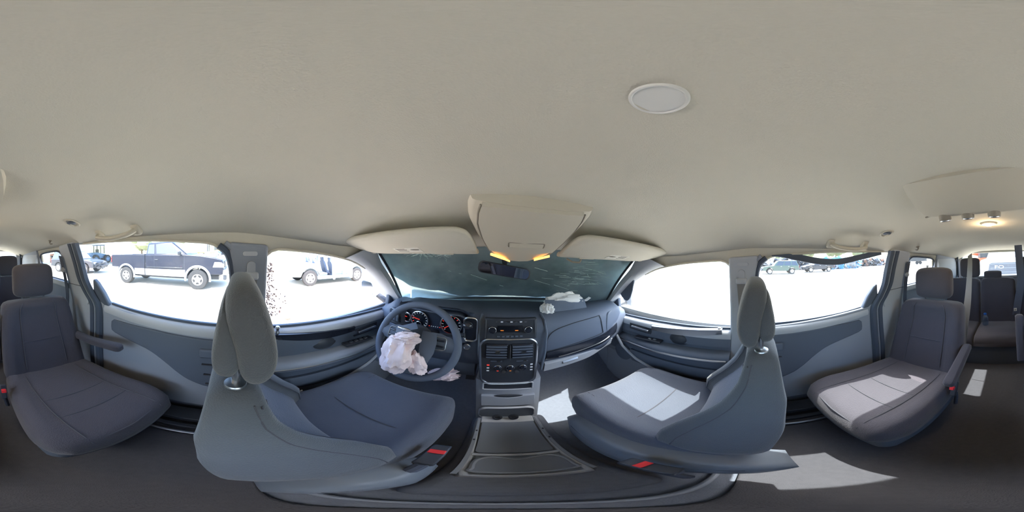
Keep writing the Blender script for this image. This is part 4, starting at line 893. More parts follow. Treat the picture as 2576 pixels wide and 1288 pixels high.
def rear_headrest(cx, y, z0, z1, hw, d, seat, mm='seat_rear', posts=True):
    P_ = spline([(-.5, .80), (-.3, 1.0), (.15, 1.0), (.42, .86), (.5, .55), (.46, .15), (.28, .0), (-.2, .0), (-.42, .12), (-.5, .45)], 3, closed=True); rings = []
    for t in [-1, -.985, -.95, -.88, -.75, -.5, -.2, .2, .5, .75, .88, .95, .985, 1]:
        k = max(.03, (1-abs(t)**4)**.25); rings.append([Vector((cx+t*hw, y+p.x*d*k, lerp(z0, z1, .5)+(p.y-.5)*(z1-z0)*(1-(1-k)*.6))) for p in P_])
    m = MB(); m.loft(rings); m.build('headrest', mm, seat, ang=60)
    if posts:
        for sx in (-1, 1): m = MB(); m.cyl((cx+sx*hw*.55, y-.005, z0-.07), (cx+sx*hw*.55, y-.005, z0+.03), .007, n=12); m.build('headrest_post', 'chrome', seat)

def second_seat(s, label):
    cx = s*.428
    st = thing('captain_chair', label, 'car seat', (cx, -.65, FLOOR_Z), group='second row captain chairs')
    W_ = [(-.300, .04), (-.303, .13), (-.310, .185), (-.322, .215), (-.345, .232), (-.40, .238), (-.60, .246), (-.78, .245)]
    YF = [(-.300, -1.03), (-.303, -1.01), (-.310, -.995), (-.33, -.975), (-.45, -.925), (-.60, -.865), (-.70, -.830), (-.78, -.80)]
    YB = [(-.300, -1.06), (-.31, -1.085), (-.33, -1.10), (-.55, -1.045), (-.78, -.96)]
    neg = lambda K, z: interp([(-a, b) for a, b in K], -z)
    m = MB(); m.loft([back_ring(cx, z, neg(W_, z), neg(YF, z), neg(YB, z), .035*smooth(.31, .42, -z)) for z in [-.300, -.303, -.306, -.312, -.322, -.335]+lins(-.35, -.78, 14)]); bk = m.build('backrest', 'seat_rear', st, ang=70)
    tubes('seam', [[(cx+f*neg(W_, z)*.50, neg(YF, z)-.035*smooth(.31, .42, -z)+.003, z) for z in lins(-.315, -.74, 18)] for f in (-1, 1)]+[[(cx+x, neg(YF, -.56)-.033, -.56) for x in lins(-.12, .12, 6)]], .0022, 'seam', bk)
    tubes('top_piping', [[(cx+x, -1.005-abs(x)*.02, -.3045-abs(x)*.06) for x in lins(-.20, .20, 10)]], .0018, 'seam', bk)
    rear_headrest(cx, -1.075, -.292, -.070, .142, .115, st)
    # cushion
    def cring(y):
        t = (-.25-y)/.60; zt = interp([(0, -.80), (.012, -.770), (.04, -.742), (.10, -.725), (.25, -.722), (.6, -.742), (1, -.765)], t); zb = interp([(0, -.83), (.1, -.87), (1, -.87)], t); b_ = .016*smooth(.02, .2, t)
        w_ = interp([(0, .205), (.05, .235), (.2, .252), (.8, .25), (1, .24)], t)
        pr = [(1., lerp(zb, zt, .45)), (.985, lerp(zb, zt, .78)), (.945, lerp(zb, zt, .95)+b_*.7), (.86, zt+b_), (.74, zt+b_*.7), (.60, zt), (.3, zt-.003), (0, zt-.004)]
        bt = [(.98, lerp(zb, zt, .12)), (.92, zb), (.5, zb), (0, zb)]
        return [Vector((cx+f*w_, y, z)) for f, z in pr+[(-f, z) for f, z in pr[-2::-1]]+[(-f, z) for f, z in bt]+[(f, z) for f, z in bt[-2::-1]]]
    ys = [-.25, -.255, -.262, -.275, -.295]+lins(-.32, -.85, 14)
    m = MB(); m.loft([cring(y) for y in ys]); cu = m.build('seat_cushion', 'seat_rear_insert', st, ang=70)
    zt = lambda y: interp([(-.85, -.765), (-.61, -.742), (-.40, -.722), (-.31, -.725), (-.274, -.742), (-.257, -.77)], y)
    tubes('seam', [[(cx+f*.148, y, zt(y)+.002) for y in lins(-.262, -.80, 16)] for f in (-1, 1)]+[[(cx+x, yy_, zt(yy_)-.001) for x in lins(-.148, .148, 8)] for yy_ in (-.42, -.55)]+[[(cx+x, -.268-abs(x)*.04, -.748-abs(x)*.02) for x in lins(-.215, .215, 10)]], .0024, 'seam', cu)
    # skirt, pedestal
    m = MB(); m.loft([[Vector((cx+a*.235, y, z)) for a, y in ((-1, -.30), (-.9, -.275), (.9, -.275), (1, -.30), (1, -.82), (-1, -.82))] for z in (-.82, -.93)]+[[Vector((cx+a*.20, y-.02, -.985)) for a, y in ((-1, -.31), (-.9, -.30), (.9, -.30), (1, -.31), (1, -.80), (-1, -.80))]]); m.build('seat_skirt', 'dark_trim', st, bevel=.015)
    m = MB(); m.box((cx, -.58, -1.04), (.34, .40, .15)); m.build('seat_base', 'black_plastic', st, bevel=.02)
    # armrests: inboard and outboard
    for ss, up in ((-s, s < 0), (s, False)):
        ax = cx+ss*.272
        if ss == -s and up:   # driver side chair: inboard armrest folded up against the backrest
            path = [(ax, -.935, -.70), (ax, -.965, -.55), (ax, -.985, -.42), (ax, -.99, -.375)]
        elif ss == -s:
            path = [(ax, -.93, -.585), (ax, -.80, -.600), (ax, -.66, -.630), (ax, -.60, -.650)]
        elif s > 0:           # sunlit chair: outboard armrest folded up
            path = [(ax-s*.02, -.97, -.68), (ax-s*.02, -1.00, -.58), (ax-s*.02, -1.03, -.48), (ax-s*.02, -1.04, -.43)]
        else:
            path = [(ax-s*.04, -.92, -.580), (ax-s*.04, -.76, -.562), (ax-s*.04, -.60, -.530), (ax-s*.04, -.51, -.514)]
        P_ = spline(path, 5); n_ = len(P_)
        m = MB(); rings = []
        for i, p in enumerate(P_):
            d_ = (P_[min(i+1, n_-1)]-P_[max(i-1, 0)]).normalized(); u = Vector((1, 0, 0)); v_ = d_.cross(u); k = (1-max(0, (i/(n_-1)-.85)/.15)**2*.45)
            rings.append([p+u*(a*.026*k)+v_*(b*.024*k) for a, b in ((-1, -.6), (-1, .5), (-.7, .9), (.7, .9), (1, .5), (1, -.6), (.6, -1), (-.6, -1))])
        m.loft(rings); m.build('armrest', 'seat_rear', st, bevel=.006, ang=50)
    # buckle on the inboard side
    bx = cx-s*.275
    m = MB(); m.box((bx, -.665, -.735), (.026, .026, .09), rot=(.5, 0, 0)); bu = m.build('belt_buckle', 'black_plastic', st, bevel=.005)
    m = MB(); m.box((bx, -.640, -.705), (.020, .022, .020), rot=(.5, 0, 0)); m.build('release_button', 'red_button', bu, bevel=.003)
    m = MB(); m.tube([(bx, -.68, -.77), (bx+s*.01, -.71, -.86), (bx+s*.02, -.72, -.95)], .010, 8); m.build('buckle_stalk', 'belt_dark', bu)
    return st
second_seat(-1, 'dark cloth second row captain chair in shade on the driver side')
second_seat(1, 'dark cloth second row captain chair with sunlit cushion on the passenger side')

# third row bench
tr = thing('third_row_bench', 'dark cloth third row bench across the back of the cabin', 'car seat', (0, -1.85, FLOOR_Z))
for cx, hw, nm in ((-.42, .215, 'backrest'), (.02, .205, 'backrest'), (.44, .205, 'backrest')):
    m = MB(); m.loft([back_ring(cx, z, w_*hw, yf, yb, .02) for z, w_, yf, yb in ((-.255, .3, -1.93, -1.95), (-.258, .75, -1.91, -1.97), (-.268, .92, -1.895, -1.985), (-.30, 1., -1.88, -2.0), (-.5, 1., -1.84, -1.96), (-.8, 1., -1.79, -1.90))]); m.build(nm, 'seat_rear', tr, ang=70)
    m = MB(); m.loft([[Vector((cx+f*hw, y, z)) for f, z in ((-1, -.86), (-.98, zt-.02), (-.9, zt), (.9, zt), (.98, zt-.02), (1, -.86))] for y, zt in ((-1.38, -.82), (-1.385, -.77), (-1.42, -.745), (-1.6, -.74), (-1.86, -.77))]); m.build('seat_cushion', 'seat_rear_insert', tr, ang=70)
m = MB(); m.box((.0, -1.64, -1.0), (1.26, .44, .26)); m.build('seat_base', 'dark_trim', tr, bevel=.02)
for cx in (-.385, .358): rear_headrest(cx, -1.955, -.245, -.012, .122, .10, tr)
rear_headrest(.085, -1.985, -.275, -.175, .108, .10, tr, posts=False)
# ---------------------------------------------------------------- floor console, belts, loose things
fc = thing('floor_console', 'low grey floor console tray with cup holders between the front seats', 'console', (0, .43, FLOOR_Z))
RIM = [(-.128, .652), (.104, .652), (.108, .60), (.100, .25), (.092, .222), (-.108, .222), (-.116, .25), (-.130, .60)]
m = MB(); m.loft([[Vector((x*1.12, .43+(y-.43)*1.03, FLOOR_Z+.02)) for x, y in RIM], [Vector((x*1.04, y, -1.01)) for x, y in RIM], [Vector((x, y, -1.0)) for x, y in RIM], [Vector((x*.90-.001, .437+(y-.437)*.96, -1.0)) for x, y in RIM], [Vector((x*.86-.002, .437+(y-.437)*.945, -1.022)) for x, y in RIM]]); body_c = m.build('console_tub', 'light_trim', fc, bevel=.004)
def well(x0, x1, y0, y1, r, dep, name, mm, n=6):
    pr = [(p[0]+(x0+x1)/2, p[1]+(y0+y1)/2) for p in rrect(x1-x0, y1-y0, r, n)]
    c_ = ((x0+x1)/2, (y0+y1)/2)
    m = MB(); m.loft([[Vector((p[0], p[1], -.9985)) for p in pr], [Vector((c_[0]+(p[0]-c_[0])*1.0, p[1], -1.0)) for p in pr], [Vector((c_[0]+(p[0]-c_[0])*.95, c_[1]+(p[1]-c_[1])*.95, -1.0-dep*.4)) for p in pr]]); return m.build(name, mm, fc, ang=40)
well(-.108, .086, .378, .628, .018, .05, 'bin_mat', 'tray_mat')
cup = [(-.086, .248), (.068, .248), (.084, .275), (.082, .325), (.055, .350), (.025, .344), (-.010, .334), (-.045, .344), (-.072, .350), (-.098, .325), (-.100, .275)]
cup = [(p.x, p.y) for p in spline([Vector(p) for p in cup], 4, closed=True)]
m = MB(); m.loft([[Vector((p[0], p[1], -.9985)) for p in cup], [Vector((p[0], p[1], -1.0)) for p in cup], [Vector((-.009+(p[0]+.009)*.93, .298+(p[1]-.298)*.93, -1.018)) for p in cup]]); m.build('cup_holder_well', 'tray_mat', fc, ang=40)
m = MB(); m.tube([(-.112, .366, -.996), (-.04, .363, -.994), (.03, .363, -.994), (.090, .366, -.996)], .008, 8); m.build('divider_bar', 'light_trim', fc)
m = MB(); m.tube([(p[0], p[1], -.996) for p in cup], .006, 6, closed=True); m.build('cup_rim', 'grey_trim', fc)
for x, sgn in ((-.121, -1), (.103, 1)):
    m = MB(); m.ribbon([(x, y, -.997) for y in (.645, .5, .35, .23)], .010, .006, (0, 0, 1)); rl = m.build('side_rail', 'grey_trim', fc)
    for y in (.54, .47): m = MB(); m.box((x, y, -.9935), (.006, .010, .002)); m.build('rail_slot', 'black_plastic', rl)

# front seat belts hanging on the B pillars
for s, lab in ((-1, 'grey seat belt hanging down the pillar behind the driver seat'), (1, 'grey seat belt hanging down the pillar behind the front passenger seat')):
    b = thing('seat_belt', lab, 'seat belt', (s*.74, .04, -.8), group='front seat belts')
    m = MB(); m.ribbon([(s*.692, .045, -.10), (s*.712, .030, -.30), (s*.730, .01, -.60), (s*.735, .0, -.98)], .046, .0025, (1, 0, 0)); m.build('webbing', 'belt', b)
    m = MB(); m.box((s*.694, .045, -.095), (.022, .056, .030)); m.build('belt_guide', 'light_trim', b, bevel=.008)
# second row belts on the C pillars
for s, lab in ((1, 'seat belt on the pillar beside the sunlit captain chair'), (-1, 'seat belt on the pillar beside the shaded captain chair')):
    b = thing('seat_belt', lab, 'seat belt', (s*.72, -1.16, -.9), group='second row seat belts')
    xo = lambda z: s*(fx(z)-.058)
    m = MB(); m.ribbon(spline([(xo(-.02), -1.085, -.02), (xo(-.12), -1.09, -.12), (xo(-.2), -1.095, -.22), (s*.712, -1.10, -.34), (s*.705, -1.10, -.50), (s*.69, -1.06, -.72), (s*.69, -1.02, -.92)], 4), .046, .003, (1, 0, 0)); m.build('webbing', 'belt_dark', b)
    m = MB(); m.lathe((xo(-.13)-s*.012, -1.085, -.125), (-s, 0, 0), [(-.014, .020), (.0, .020), (.006, .016), (.006, 0)], 20); m.build('belt_guide', 'light_trim', b)
    m = MB(); m.box((s*.700, -1.10, -.50), (.018, .05, .045), rot=(.5, 0, 0)); m.build('belt_tongue', 'black_plastic', b, bevel=.006)
    m = MB(); m.box((s*.697, -1.085, -.535), (.004, .026, .035), rot=(.5, 0, 0)); m.build('tongue_plate', 'chrome', b)
# slack belt falling past the sunlit captain chair, and the centre belt of the third row
b = thing('seat_belt', 'pale slack seat belt falling beside the sunlit captain chair backrest', 'seat belt', (.27, -1.25, -.9))
m = MB(); m.ribbon(spline([(.335, -1.86, .03), (.30, -1.70, -.06), (.255, -1.45, -.22), (.232, -1.28, -.36), (.238, -1.21, -.50), (.262, -1.20, -.70), (.285, -1.19, -.92)], 5), .062, .003, (.2, 1, .1)); m.build('webbing', 'belt', b)
m = MB(); m.box((.252, -1.175, -.60), (.035, .010, .022), rot=(0, .2, 0)); m.build('tongue_plate', 'chrome', b, bevel=.002)
b = thing('seat_belt', 'centre third row seat belt hanging from the headliner with tagged buckle', 'seat belt', (-.24, -1.86, -.8))
m = MB(); m.ribbon(spline([(-.225, -1.84, .12), (-.235, -1.84, -.10), (-.240, -1.835, -.30), (-.20, -1.80, -.52), (-.17, -1.78, -.68)], 5), .085, .003, (0, 1, 0)); m.build('webbing', 'belt_dark', b)
m = MB(); m.box((-.165, -1.765, -.605), (.032, .006, .034)); tg_ = m.build('belt_tag', 'paper', b); 
m = MB(); m.torus((-.165, -1.7605, -.605), (0, 1, 0), .007, .002, 16, 5); m.build('tag_print', 'print_grey', tg_)
m = MB(); m.box((-.165, -1.765, -.655), (.032, .006, .005)); m.box((-.163, -1.765, -.672), (.020, .006, .030)); m.build('tongue_plate', 'satin', b)
# bottle left on the bench
bt = thing('water_bottle', 'small clear bottle with blue cap standing on the third row bench', 'bottle', (.15, -1.66, -.742))
m = MB(); m.lathe((.15, -1.66, -.742), (0, 0, 1), [(0, .026), (.004, .030), (.04, .031), (.085, .030), (.105, .022), (.118, .013), (.122, .013)], 22); m.build('bottle_body', 'bottle_plastic', bt)
m = MB(); m.lathe((.15, -1.66, -.622), (0, 0, 1), [(0, .0155), (.018, .0150), (.020, .012), (.020, 0)], 18); m.build('bottle_cap', 'blue_cap', bt)
# glass crumbs still hanging in the driver window frame, and exterior mirrors
m = MB(); rn = random.Random(11)
for k in range(150):
    t = rn.random(); z = lerp(-.05, -.30, t); y = .112+abs(rn.gauss(0, .012))*(1+1.6*smooth(.25, .7, t))
    m.box((-(fx(z)+rn.uniform(-.004, .004)), y, z), (.004, rn.uniform(.003, .008), rn.uniform(.003, .008)), rot=(rn.uniform(0, 3), rn.uniform(-.3, .3), 0))
o = m.build('shattered_glass', 'shard', None, smooth=False); tag(o, 'crumbs of shattered glass clinging to the driver window frame', 'broken glass', kind='stuff')
for s, mm, lab, c_, rt in ((-1, 'white_paint', 'pale exterior mirror outside the driver window', (-1.02, .97, -.30), 0.), (1, 'silver_paint', 'grey exterior mirror outside the front passenger window', (1.02, .97, -.345), 0.)):
    e = thing('exterior_mirror', lab, 'mirror', (s*.95, .95, -.45))
    R_ = Matrix.Rotation(s*.25, 3, 'Z') @ Matrix.Rotation(rt, 3, 'Y')
    m = MB(); pr = rrect(.20, .135, .045, 6)
    m.loft([[Vector(c_)+R_ @ Vector((p[0]*k, y, p[1]*k)) for p in pr] for y, k in ((.075, .55), (.055, .85), (.02, .97), (-.02, 1.0), (-.028, .98))]); m.build('mirror_shell', mm, e, ang=50)
    m = MB(); m.prism([Vector(c_)+R_ @ Vector((p[0]*.9, -.030, p[1]*.88)) for p in pr], R_ @ Vector((0, -.002, 0))); m.build('mirror_face', 'mirror_glass' if s < 0 else mm, e, smooth=False)
    m = MB(); m.tube([Vector(c_)+Vector((-s*.02, .02, -.03)), (s*.86, .97, -.37), (s*.82, .985, -.40)], [.022, .026, .035], 10); m.build('mirror_arm', 'black_plastic', e)

# rounded trim flap dangling inside the front corner of the passenger window
fl2 = [(p.x, p.y) for p in spline([Vector(p) for p in [(.700, -.125), (.716, -.175), (.740, -.228), (.772, -.278), (.806, -.298), (.836, -.282), (.856, -.250), (.874, -.225), (.84, -.205), (.76, -.150)]], 4, closed=True)]
o = slab(fl2, 1, .030, .012, 'trim_flap', 'dark_trim', None, .004, dens=False); tag(o, 'dark rounded trim flap dangling in the front corner of the passenger window', 'trim flap')
# ---------------------------------------------------------------- the yard outside
GZ = -1.60
m = MB(); m.sheet(40, 40, lambda u, v: Vector((lerp(-180, 180, u), lerp(-180, 180, v), GZ))); o = m.build('ground', 'yard', None, solid=-.1, ang=180)
tag(o, 'pale sun-bleached dirt yard around the van', 'ground', kind='structure')

def wheel(root, x, y, r, w_, s, rimk=.62, spokes=5, rm='alloy', flat=0.):
    t = MB(); t.lathe((x, y, r), (s, 0, 0), [(-w_/2, r*.60), (-w_/2, r*.93), (-w_*.40, r*.985), (-w_*.2, r), (w_*.2, r), (w_*.40, r*.985), (w_/2, r*.93), (w_/2, r*rimk), (w_*.42, r*rimk*.98), (w_*.30, 0)], 30, up=(0, 0, 1)); to = t.build('tire', 'tire', root)
    q = MB(); q.lathe((x+s*w_*.36, y, r), (s, 0, 0), [(0, r*rimk), (w_*.12, r*rimk*.97), (w_*.10, r*rimk*.86), (0., r*rimk*.80), (-.02, 0)], 30, up=(0, 0, 1)); ro = q.build('rim', rm, to)
    for k in range(spokes):
        a = 2*math.pi*k/spokes; R_ = Matrix.Rotation(a, 3, 'X')
        b = MB(); b.box(Vector((x+s*w_*.40, y, r))+R_ @ Vector((0, 0, r*rimk*.46)), (.03, r*rimk*.34, r*rimk*.84), rot=R_); b.build('rim_spoke', rm, to, bevel=.01)
    h = MB(); h.lathe((x+s*w_*.42, y, r), (s, 0, 0), [(0, r*.17), (.03, r*.15), (.035, 0)], 16); h.build('hub_cap', rm, to)
    return to

def body_poly(top, axles, r_arch, sill, yr, yf):
    """side outline: top points from rear to front, then back along the sill with wheel arches."""
    P_ = [(yr, sill)]+top+[(yf, sill)]
    for ax in sorted(axles, reverse=True):
        for k in range(9):
            a = math.pi*k/8; y = ax+r_arch*math.cos(a); z = sill+max(0, r_arch*math.sin(a)*1.0+.36-sill) if False else max(sill, .40+r_arch*math.sin(a)-.06)
            P_.append((y, z))
    return P_

def cabin(root, y0, y1, zb, y2, y3, zr, hb, hr, m_, wins, gl='car_glass', front=True, rear=True, wy=.10):
    c = MB(); ring = lambda ya, yb_, h, z, e: [Vector((-h, ya+e, z)), Vector((-h+e*.5, ya, z)), Vector((h-e*.5, ya, z)), Vector((h, ya+e, z)), Vector((h, yb_-e, z)), Vector((h-e*.5, yb_, z)), Vector((-h+e*.5, yb_, z)), Vector((-h, yb_-e, z))]
    c.loft([ring(y0, y1, hb, zb, .08), ring(lerp(y0, y2, .9), lerp(y1, y3, .9), lerp(hb, hr, .9), lerp(zb, zr, .93), .08), ring(y2+.03, y3-.06, hr-.06, zr, .12)]); co = c.build('cab', m_, root, bevel=.02)
    def sp(s, u, v):
        ya, yb_ = lerp(y0, lerp(y0, y2, .9), v/.93), lerp(y1, lerp(y1, y3, .9), v/.93); return Vector((s*(lerp(hb, lerp(hb, hr, .9), v/.93)+.008), lerp(ya, yb_, u), lerp(zb, zr, v)))
    for s in (-1, 1):
        for (u0, u1, u2, u3) in wins:      # bottom rear, bottom front, top front, top rear
            q = MB(); q.prism([sp(s, u0, wy), sp(s, u1, wy), sp(s, u2, .84), sp(s, u3, .84)], (-s*.012, 0, 0)); q.build('side_window', gl, co, smooth=False)
    if front:
        q = MB(); a, b = Vector((0, y1, zb)), Vector((0, lerp(y1, y3, .9), lerp(zb, zr, .93))); n_ = Vector((0, (b-a).z, -(b-a).y)).normalized()*.012
        p0, p1 = a.lerp(b, .10)+n_, a.lerp(b, .92)+n_; q.prism([p0+Vector((-hb*.9, 0, 0)), p0+Vector((hb*.9, 0, 0)), p1+Vector((hr*.9, 0, 0)), p1+Vector((-hr*.9, 0, 0))], -n_*.6); q.build('windshield', gl if gl != 'car_glass' else 'car_glass_pale', co, smooth=False)
    if rear:
        q = MB(); a, b = Vector((0, y0, zb)), Vector((0, lerp(y0, y2, .9), lerp(zb, zr, .93))); n_ = Vector((0, -(b-a).z, (b-a).y)).normalized()*.012
        p0, p1 = a.lerp(b, .14)+n_, a.lerp(b, .88)+n_; q.prism([p0+Vector((-hb*.85, 0, 0)), p0+Vector((hb*.85, 0, 0)), p1+Vector((hr*.85, 0, 0)), p1+Vector((-hr*.85, 0, 0))], -n_*.6); q.build('rear_window', gl, co, smooth=False)
    return co

def px(poly, x0, x1): return MB().prism([(x0, y, z) for y, z in poly], (x1-x0, 0, 0))
def place(root, x, y, ang): root.location = (x, y, GZ); root.rotation_euler = (0, 0, math.radians(ang))

# --- dark two-tone pickup beside the van (nose to the right of the view, the van's own heading)
t = thing('pickup_truck', 'navy and silver pickup truck parked beyond the driver side sliding window', 'pickup truck')
AX = (0., -3.62); H = .98; RW = .41
top = [(-1.05, 1.43), (-.5, 1.44), (.1, 1.40), (.7, 1.31), (1.0, 1.22), (1.06, 1.10), (1.06, .78)]
fp = [(-2.46, .52), (-2.46, 1.44)]+top+[(1.0, .62), (.56, .62)]+[(RW*1.22*math.cos(a), .44+RW*1.22*math.sin(a)) for a in [math.pi*k/10 for k in range(1, 10)]]+[(-.56, .52)]
m = px(fp, -H, H); m.build('front_body', 'navy_paint', t, bevel=.04, seg=3, smooth=True)
bp = [(-4.62, .66), (-4.64, 1.45), (-2.50, 1.45), (-2.50, .52), (-3.12, .52)]+[(-3.62+RW*1.22*math.cos(a), .44+RW*1.22*math.sin(a)) for a in [math.pi*k/10 for k in range(1, 10)]]+[(-4.18, .60)]
for s in (-1, 1):
    m = px(bp, s*H, s*(H-.10)); m.build('bed_side', 'navy_paint', t, bevel=.02)
m = MB(); m.box((0, -4.60, 1.05), (1.8, .08, .78)); m.build('tailgate', 'navy_paint', t, bevel=.02)
m = MB(); m.box((0, -3.56, .80), (1.78, 2.1, .06)); m.build('bed_floor', 'black_paint', t)
cabin(t, -2.46, -.42, 1.42, -2.40, -1.22, 2.00, .95, .76, 'navy_paint', [(.045, .24, .27, .06), (.30, .84, .93, .335)], gl='car_glass')
for s in (-1, 1):
    lo_ = [(-2.46, .50), (-2.46, .80), (-.52, .80), (-.54, .50)]; m = px(lo_, s*(H-.02), s*(H+.012)); m.build('lower_panel', 'silver_paint', t, bevel=.01)
    m = px([(-4.60, .62), (-4.60, .82), (-4.13, .82), (-4.16, .62)], s*(H-.02), s*(H+.012)); m.build('lower_panel', 'silver_paint', t, bevel=.01)
    m = px([(-3.10, .50), (-3.08, .80), (-2.50, .80), (-2.50, .50)], s*(H-.02), s*(H+.012)); m.build('lower_panel', 'silver_paint', t, bevel=.01)
    m = MB(); m.box((s*(H+.014), -1.5, .88), (.02, 1.75, .05)); m.build('side_molding', 'black_paint', t, bevel=.006)
    for y_ in (-2.46, -.56, -1.98): m = MB(); m.box((s*(H+.002), y_, 1.0), (.006, .012, .86)); m.build('door_gap', 'black_plastic', t)
    m = MB(); m.box((s*(H+.02), -1.86, 1.22), (.025, .16, .04)); m.build('door_handle', 'black_plastic', t, bevel=.008)
    m = MB(); m.box((s*(H+.12), -.72, 1.50), (.20, .10, .16)); m.build('side_mirror', 'black_paint', t, bevel=.03)
    for ax in AX:
        m = MB(); m.tube([(s*(H+.005), ax+RW*1.26*math.cos(a), .44+RW*1.26*math.sin(a)) for a in [math.pi*(-.06+1.12*k/20) for k in range(21)]], .055, 8, flat=(.05, .05, (1, 0, 0))); m.build('fender_flare', 'silver_paint', t)
        wheel(t, s*(H-.10), ax, RW, .28, s, .58, 5)
    m = px([(.62, .92), (.70, 1.14), (.98, 1.13), (1.065, 1.05), (1.065, .92)], s*(H-.34), s*(H+.006)); m.build('headlamp', 'lamp_clear', t, bevel=.02)
    m = MB(); m.box((s*.80, 1.12, .50), (.2, .05, .11)); m.build('fog_lamp', 'lamp_clear', t, bevel=.02)
    m = MB(); m.box((s*(H-.04), -4.64, 1.22), (.12, .03, .34)); m.build('tail_lamp', 'lamp_red', t, bevel=.01)
m = MB(); m.box((0, 1.12, .72), (1.98, .20, .22)); m.build('front_bumper', 'alloy', t, bevel=.05, seg=3)
m = MB(); m.box((0, 1.10, .52), (1.90, .14, .20)); m.build('air_dam', 'black_plastic', t, bevel=.04)
m = MB(); m.box((0, -4.72, .68), (1.9, .16, .18)); m.build('rear_bumper', 'alloy', t, bevel=.03)
m = MB(); m.box((0, 1.07, 1.02), (1.15, .05, .26)); m.build('grille', 'black_plastic', t, bevel=.02)
m = MB(); m.box((0, -1.8, .42), (.9, 5.2, .16)); m.build('chassis', 'black_plastic', t)
place(t, -7.42, -1.66, 0)

# --- dark SUV and crashed pickup across the yard on the passenger side
def suv(name, label, paint, gl, x, y, ang, length=4.7, broken=True, pickup=False):
    t = thing(name, label, 'pickup truck' if pickup else 'car')
    wb = 2.85; H = .92; r = .37
    bz = 1.08
    arch = lambda ax: [(ax+r*1.2*math.cos(a), .40+r*1.2*math.sin(a)) for a in [math.pi*k/10 for k in range(1, 10)]]
    P_ = [(-wb-.95, .50), (-wb-.97, bz), (-.75, bz+.02), (.1, 1.04), (.75, .93), (.88, .80), (.88, .45), (r*1.25, .42)]+arch(0)+[(-r*1.25, .42), (-wb+r*1.25, .42)]+arch(-wb)+[(-wb-r*1.25, .46)]
    m = px(P_, -H, H); m.build('body', paint, t, bevel=.05, seg=3)
    if pickup: cabin(t, -2.35, -.45, bz-.02, -2.2, -1.15, 1.72, .88, .70, paint, [(.05, .46, .47, .08), (.52, .88, .93, .54)], gl=gl)
    else: cabin(t, -wb-.93, -.45, bz-.02, -wb-.62, -1.15, 1.74, .89, .72, paint, [(.03, .27, .28, .06), (.31, .60, .61, .33), (.64, .90, .94, .655)], gl=gl)
    for s in (-1, 1):
        for ax in (0, -wb): wheel(t, s*(H-.09), ax, r, .24, s, .66, 6)
        for y_ in (-.55, -1.62, -2.55): m = MB(); m.box((s*(H+.002), y_, .80), (.006, .012, .55)); m.build('door_gap', 'black_plastic', t)
        for y_ in (-1.45, -2.42): m = MB(); m.box((s*(H+.012), y_, .98), (.02, .16, .035)); m.build('door_handle', 'alloy', t, bevel=.006)
        m = MB(); m.box((s*.70, .86, .80), (.34, .06, .15)); m.build('headlamp', 'lamp_clear', t, bevel=.02)
        m = MB(); m.box((s*.84, -wb-.96, .92), (.10, .06, .34)); m.build('tail_lamp', 'lamp_red', t, bevel=.01)
        m = MB(); m.box((s*(H+.09), -.62, 1.12), (.16, .10, .12)); m.build('side_mirror', paint, t, bevel=.03)
    m = MB(); m.box((0, -wb-1.0, .58), (1.75, .12, .18)); m.build('rear_bumper', 'black_plastic', t, bevel=.03)
    if broken:
        m = crumple((0, 1.02, .62), (.86, .20, .26), x*.3, .5, 28, 20, 6.); m.build('crushed_nose', 'scrap' if paint != 'black_paint' else 'scrap_dark', t, ang=25)
    else:
        m = MB(); m.box((0, .95, .55), (1.76, .16, .22)); m.build('front_bumper', paint, t, bevel=.05)
    place(t, x, y, ang); return t
suv('sport_utility', 'dark green SUV with crushed nose across the yard', 'green_paint', 'car_glass', 21.0, -2.35, 0)
suv('crashed_pickup', 'dark grey wrecked pickup parked behind the green SUV across the yard', 'black_paint', 'car_glass', 22.6, -8.4, 0, pickup=True)
suv('dark_wreck', 'black wrecked car with torn front end seen past the driver side pillar', 'black_paint', 'car_glass', -8.15, -10.35, 17)
suv('pale_hatchback', 'pale car far behind the passenger side quarter window', 'pale_paint', 'car_glass_pale', 12.6, -25.5, 10, broken=False)

# --- stripped sedan with both near doors open, beyond the driver window
t = thing('stripped_sedan', 'sedan painted pale as if washed out by glare with its doors hanging open beyond the driver window', 'car')  # a darker car; the washing-out by glare is put into its paint
wb = 2.75; H = .88; r = .36
arch = lambda ax: [(ax+r*1.2*math.cos(a), .38+r*1.2*math.sin(a)) for a in [math.pi*k/10 for k in range(1, 10)]]
RP = [(-wb-.95, .45), (-wb-1.0, .80), (-wb-.92, 1.02), (-wb-.30, 1.06), (-wb+.30, 1.02), (-wb+.42, .62), (-wb+.55, .34), (-wb+r*1.25, .36)]+arch(-wb)+[(-wb-r*1.25, .42)]
m = px(RP, -H, H); m.build('rear_body', 'pale_paint', t, bevel=.05, seg=3)
FP = [(-.62, .34), (-.62, 1.0), (.1, .98), (.70, .86), (.86, .70), (.86, .42), (r*1.25, .36)]+arch(0)+[(-r*1.25, .36)]
m = px(FP, -H, H); m.build('front_body', 'pale_paint', t, bevel=.05, seg=3)
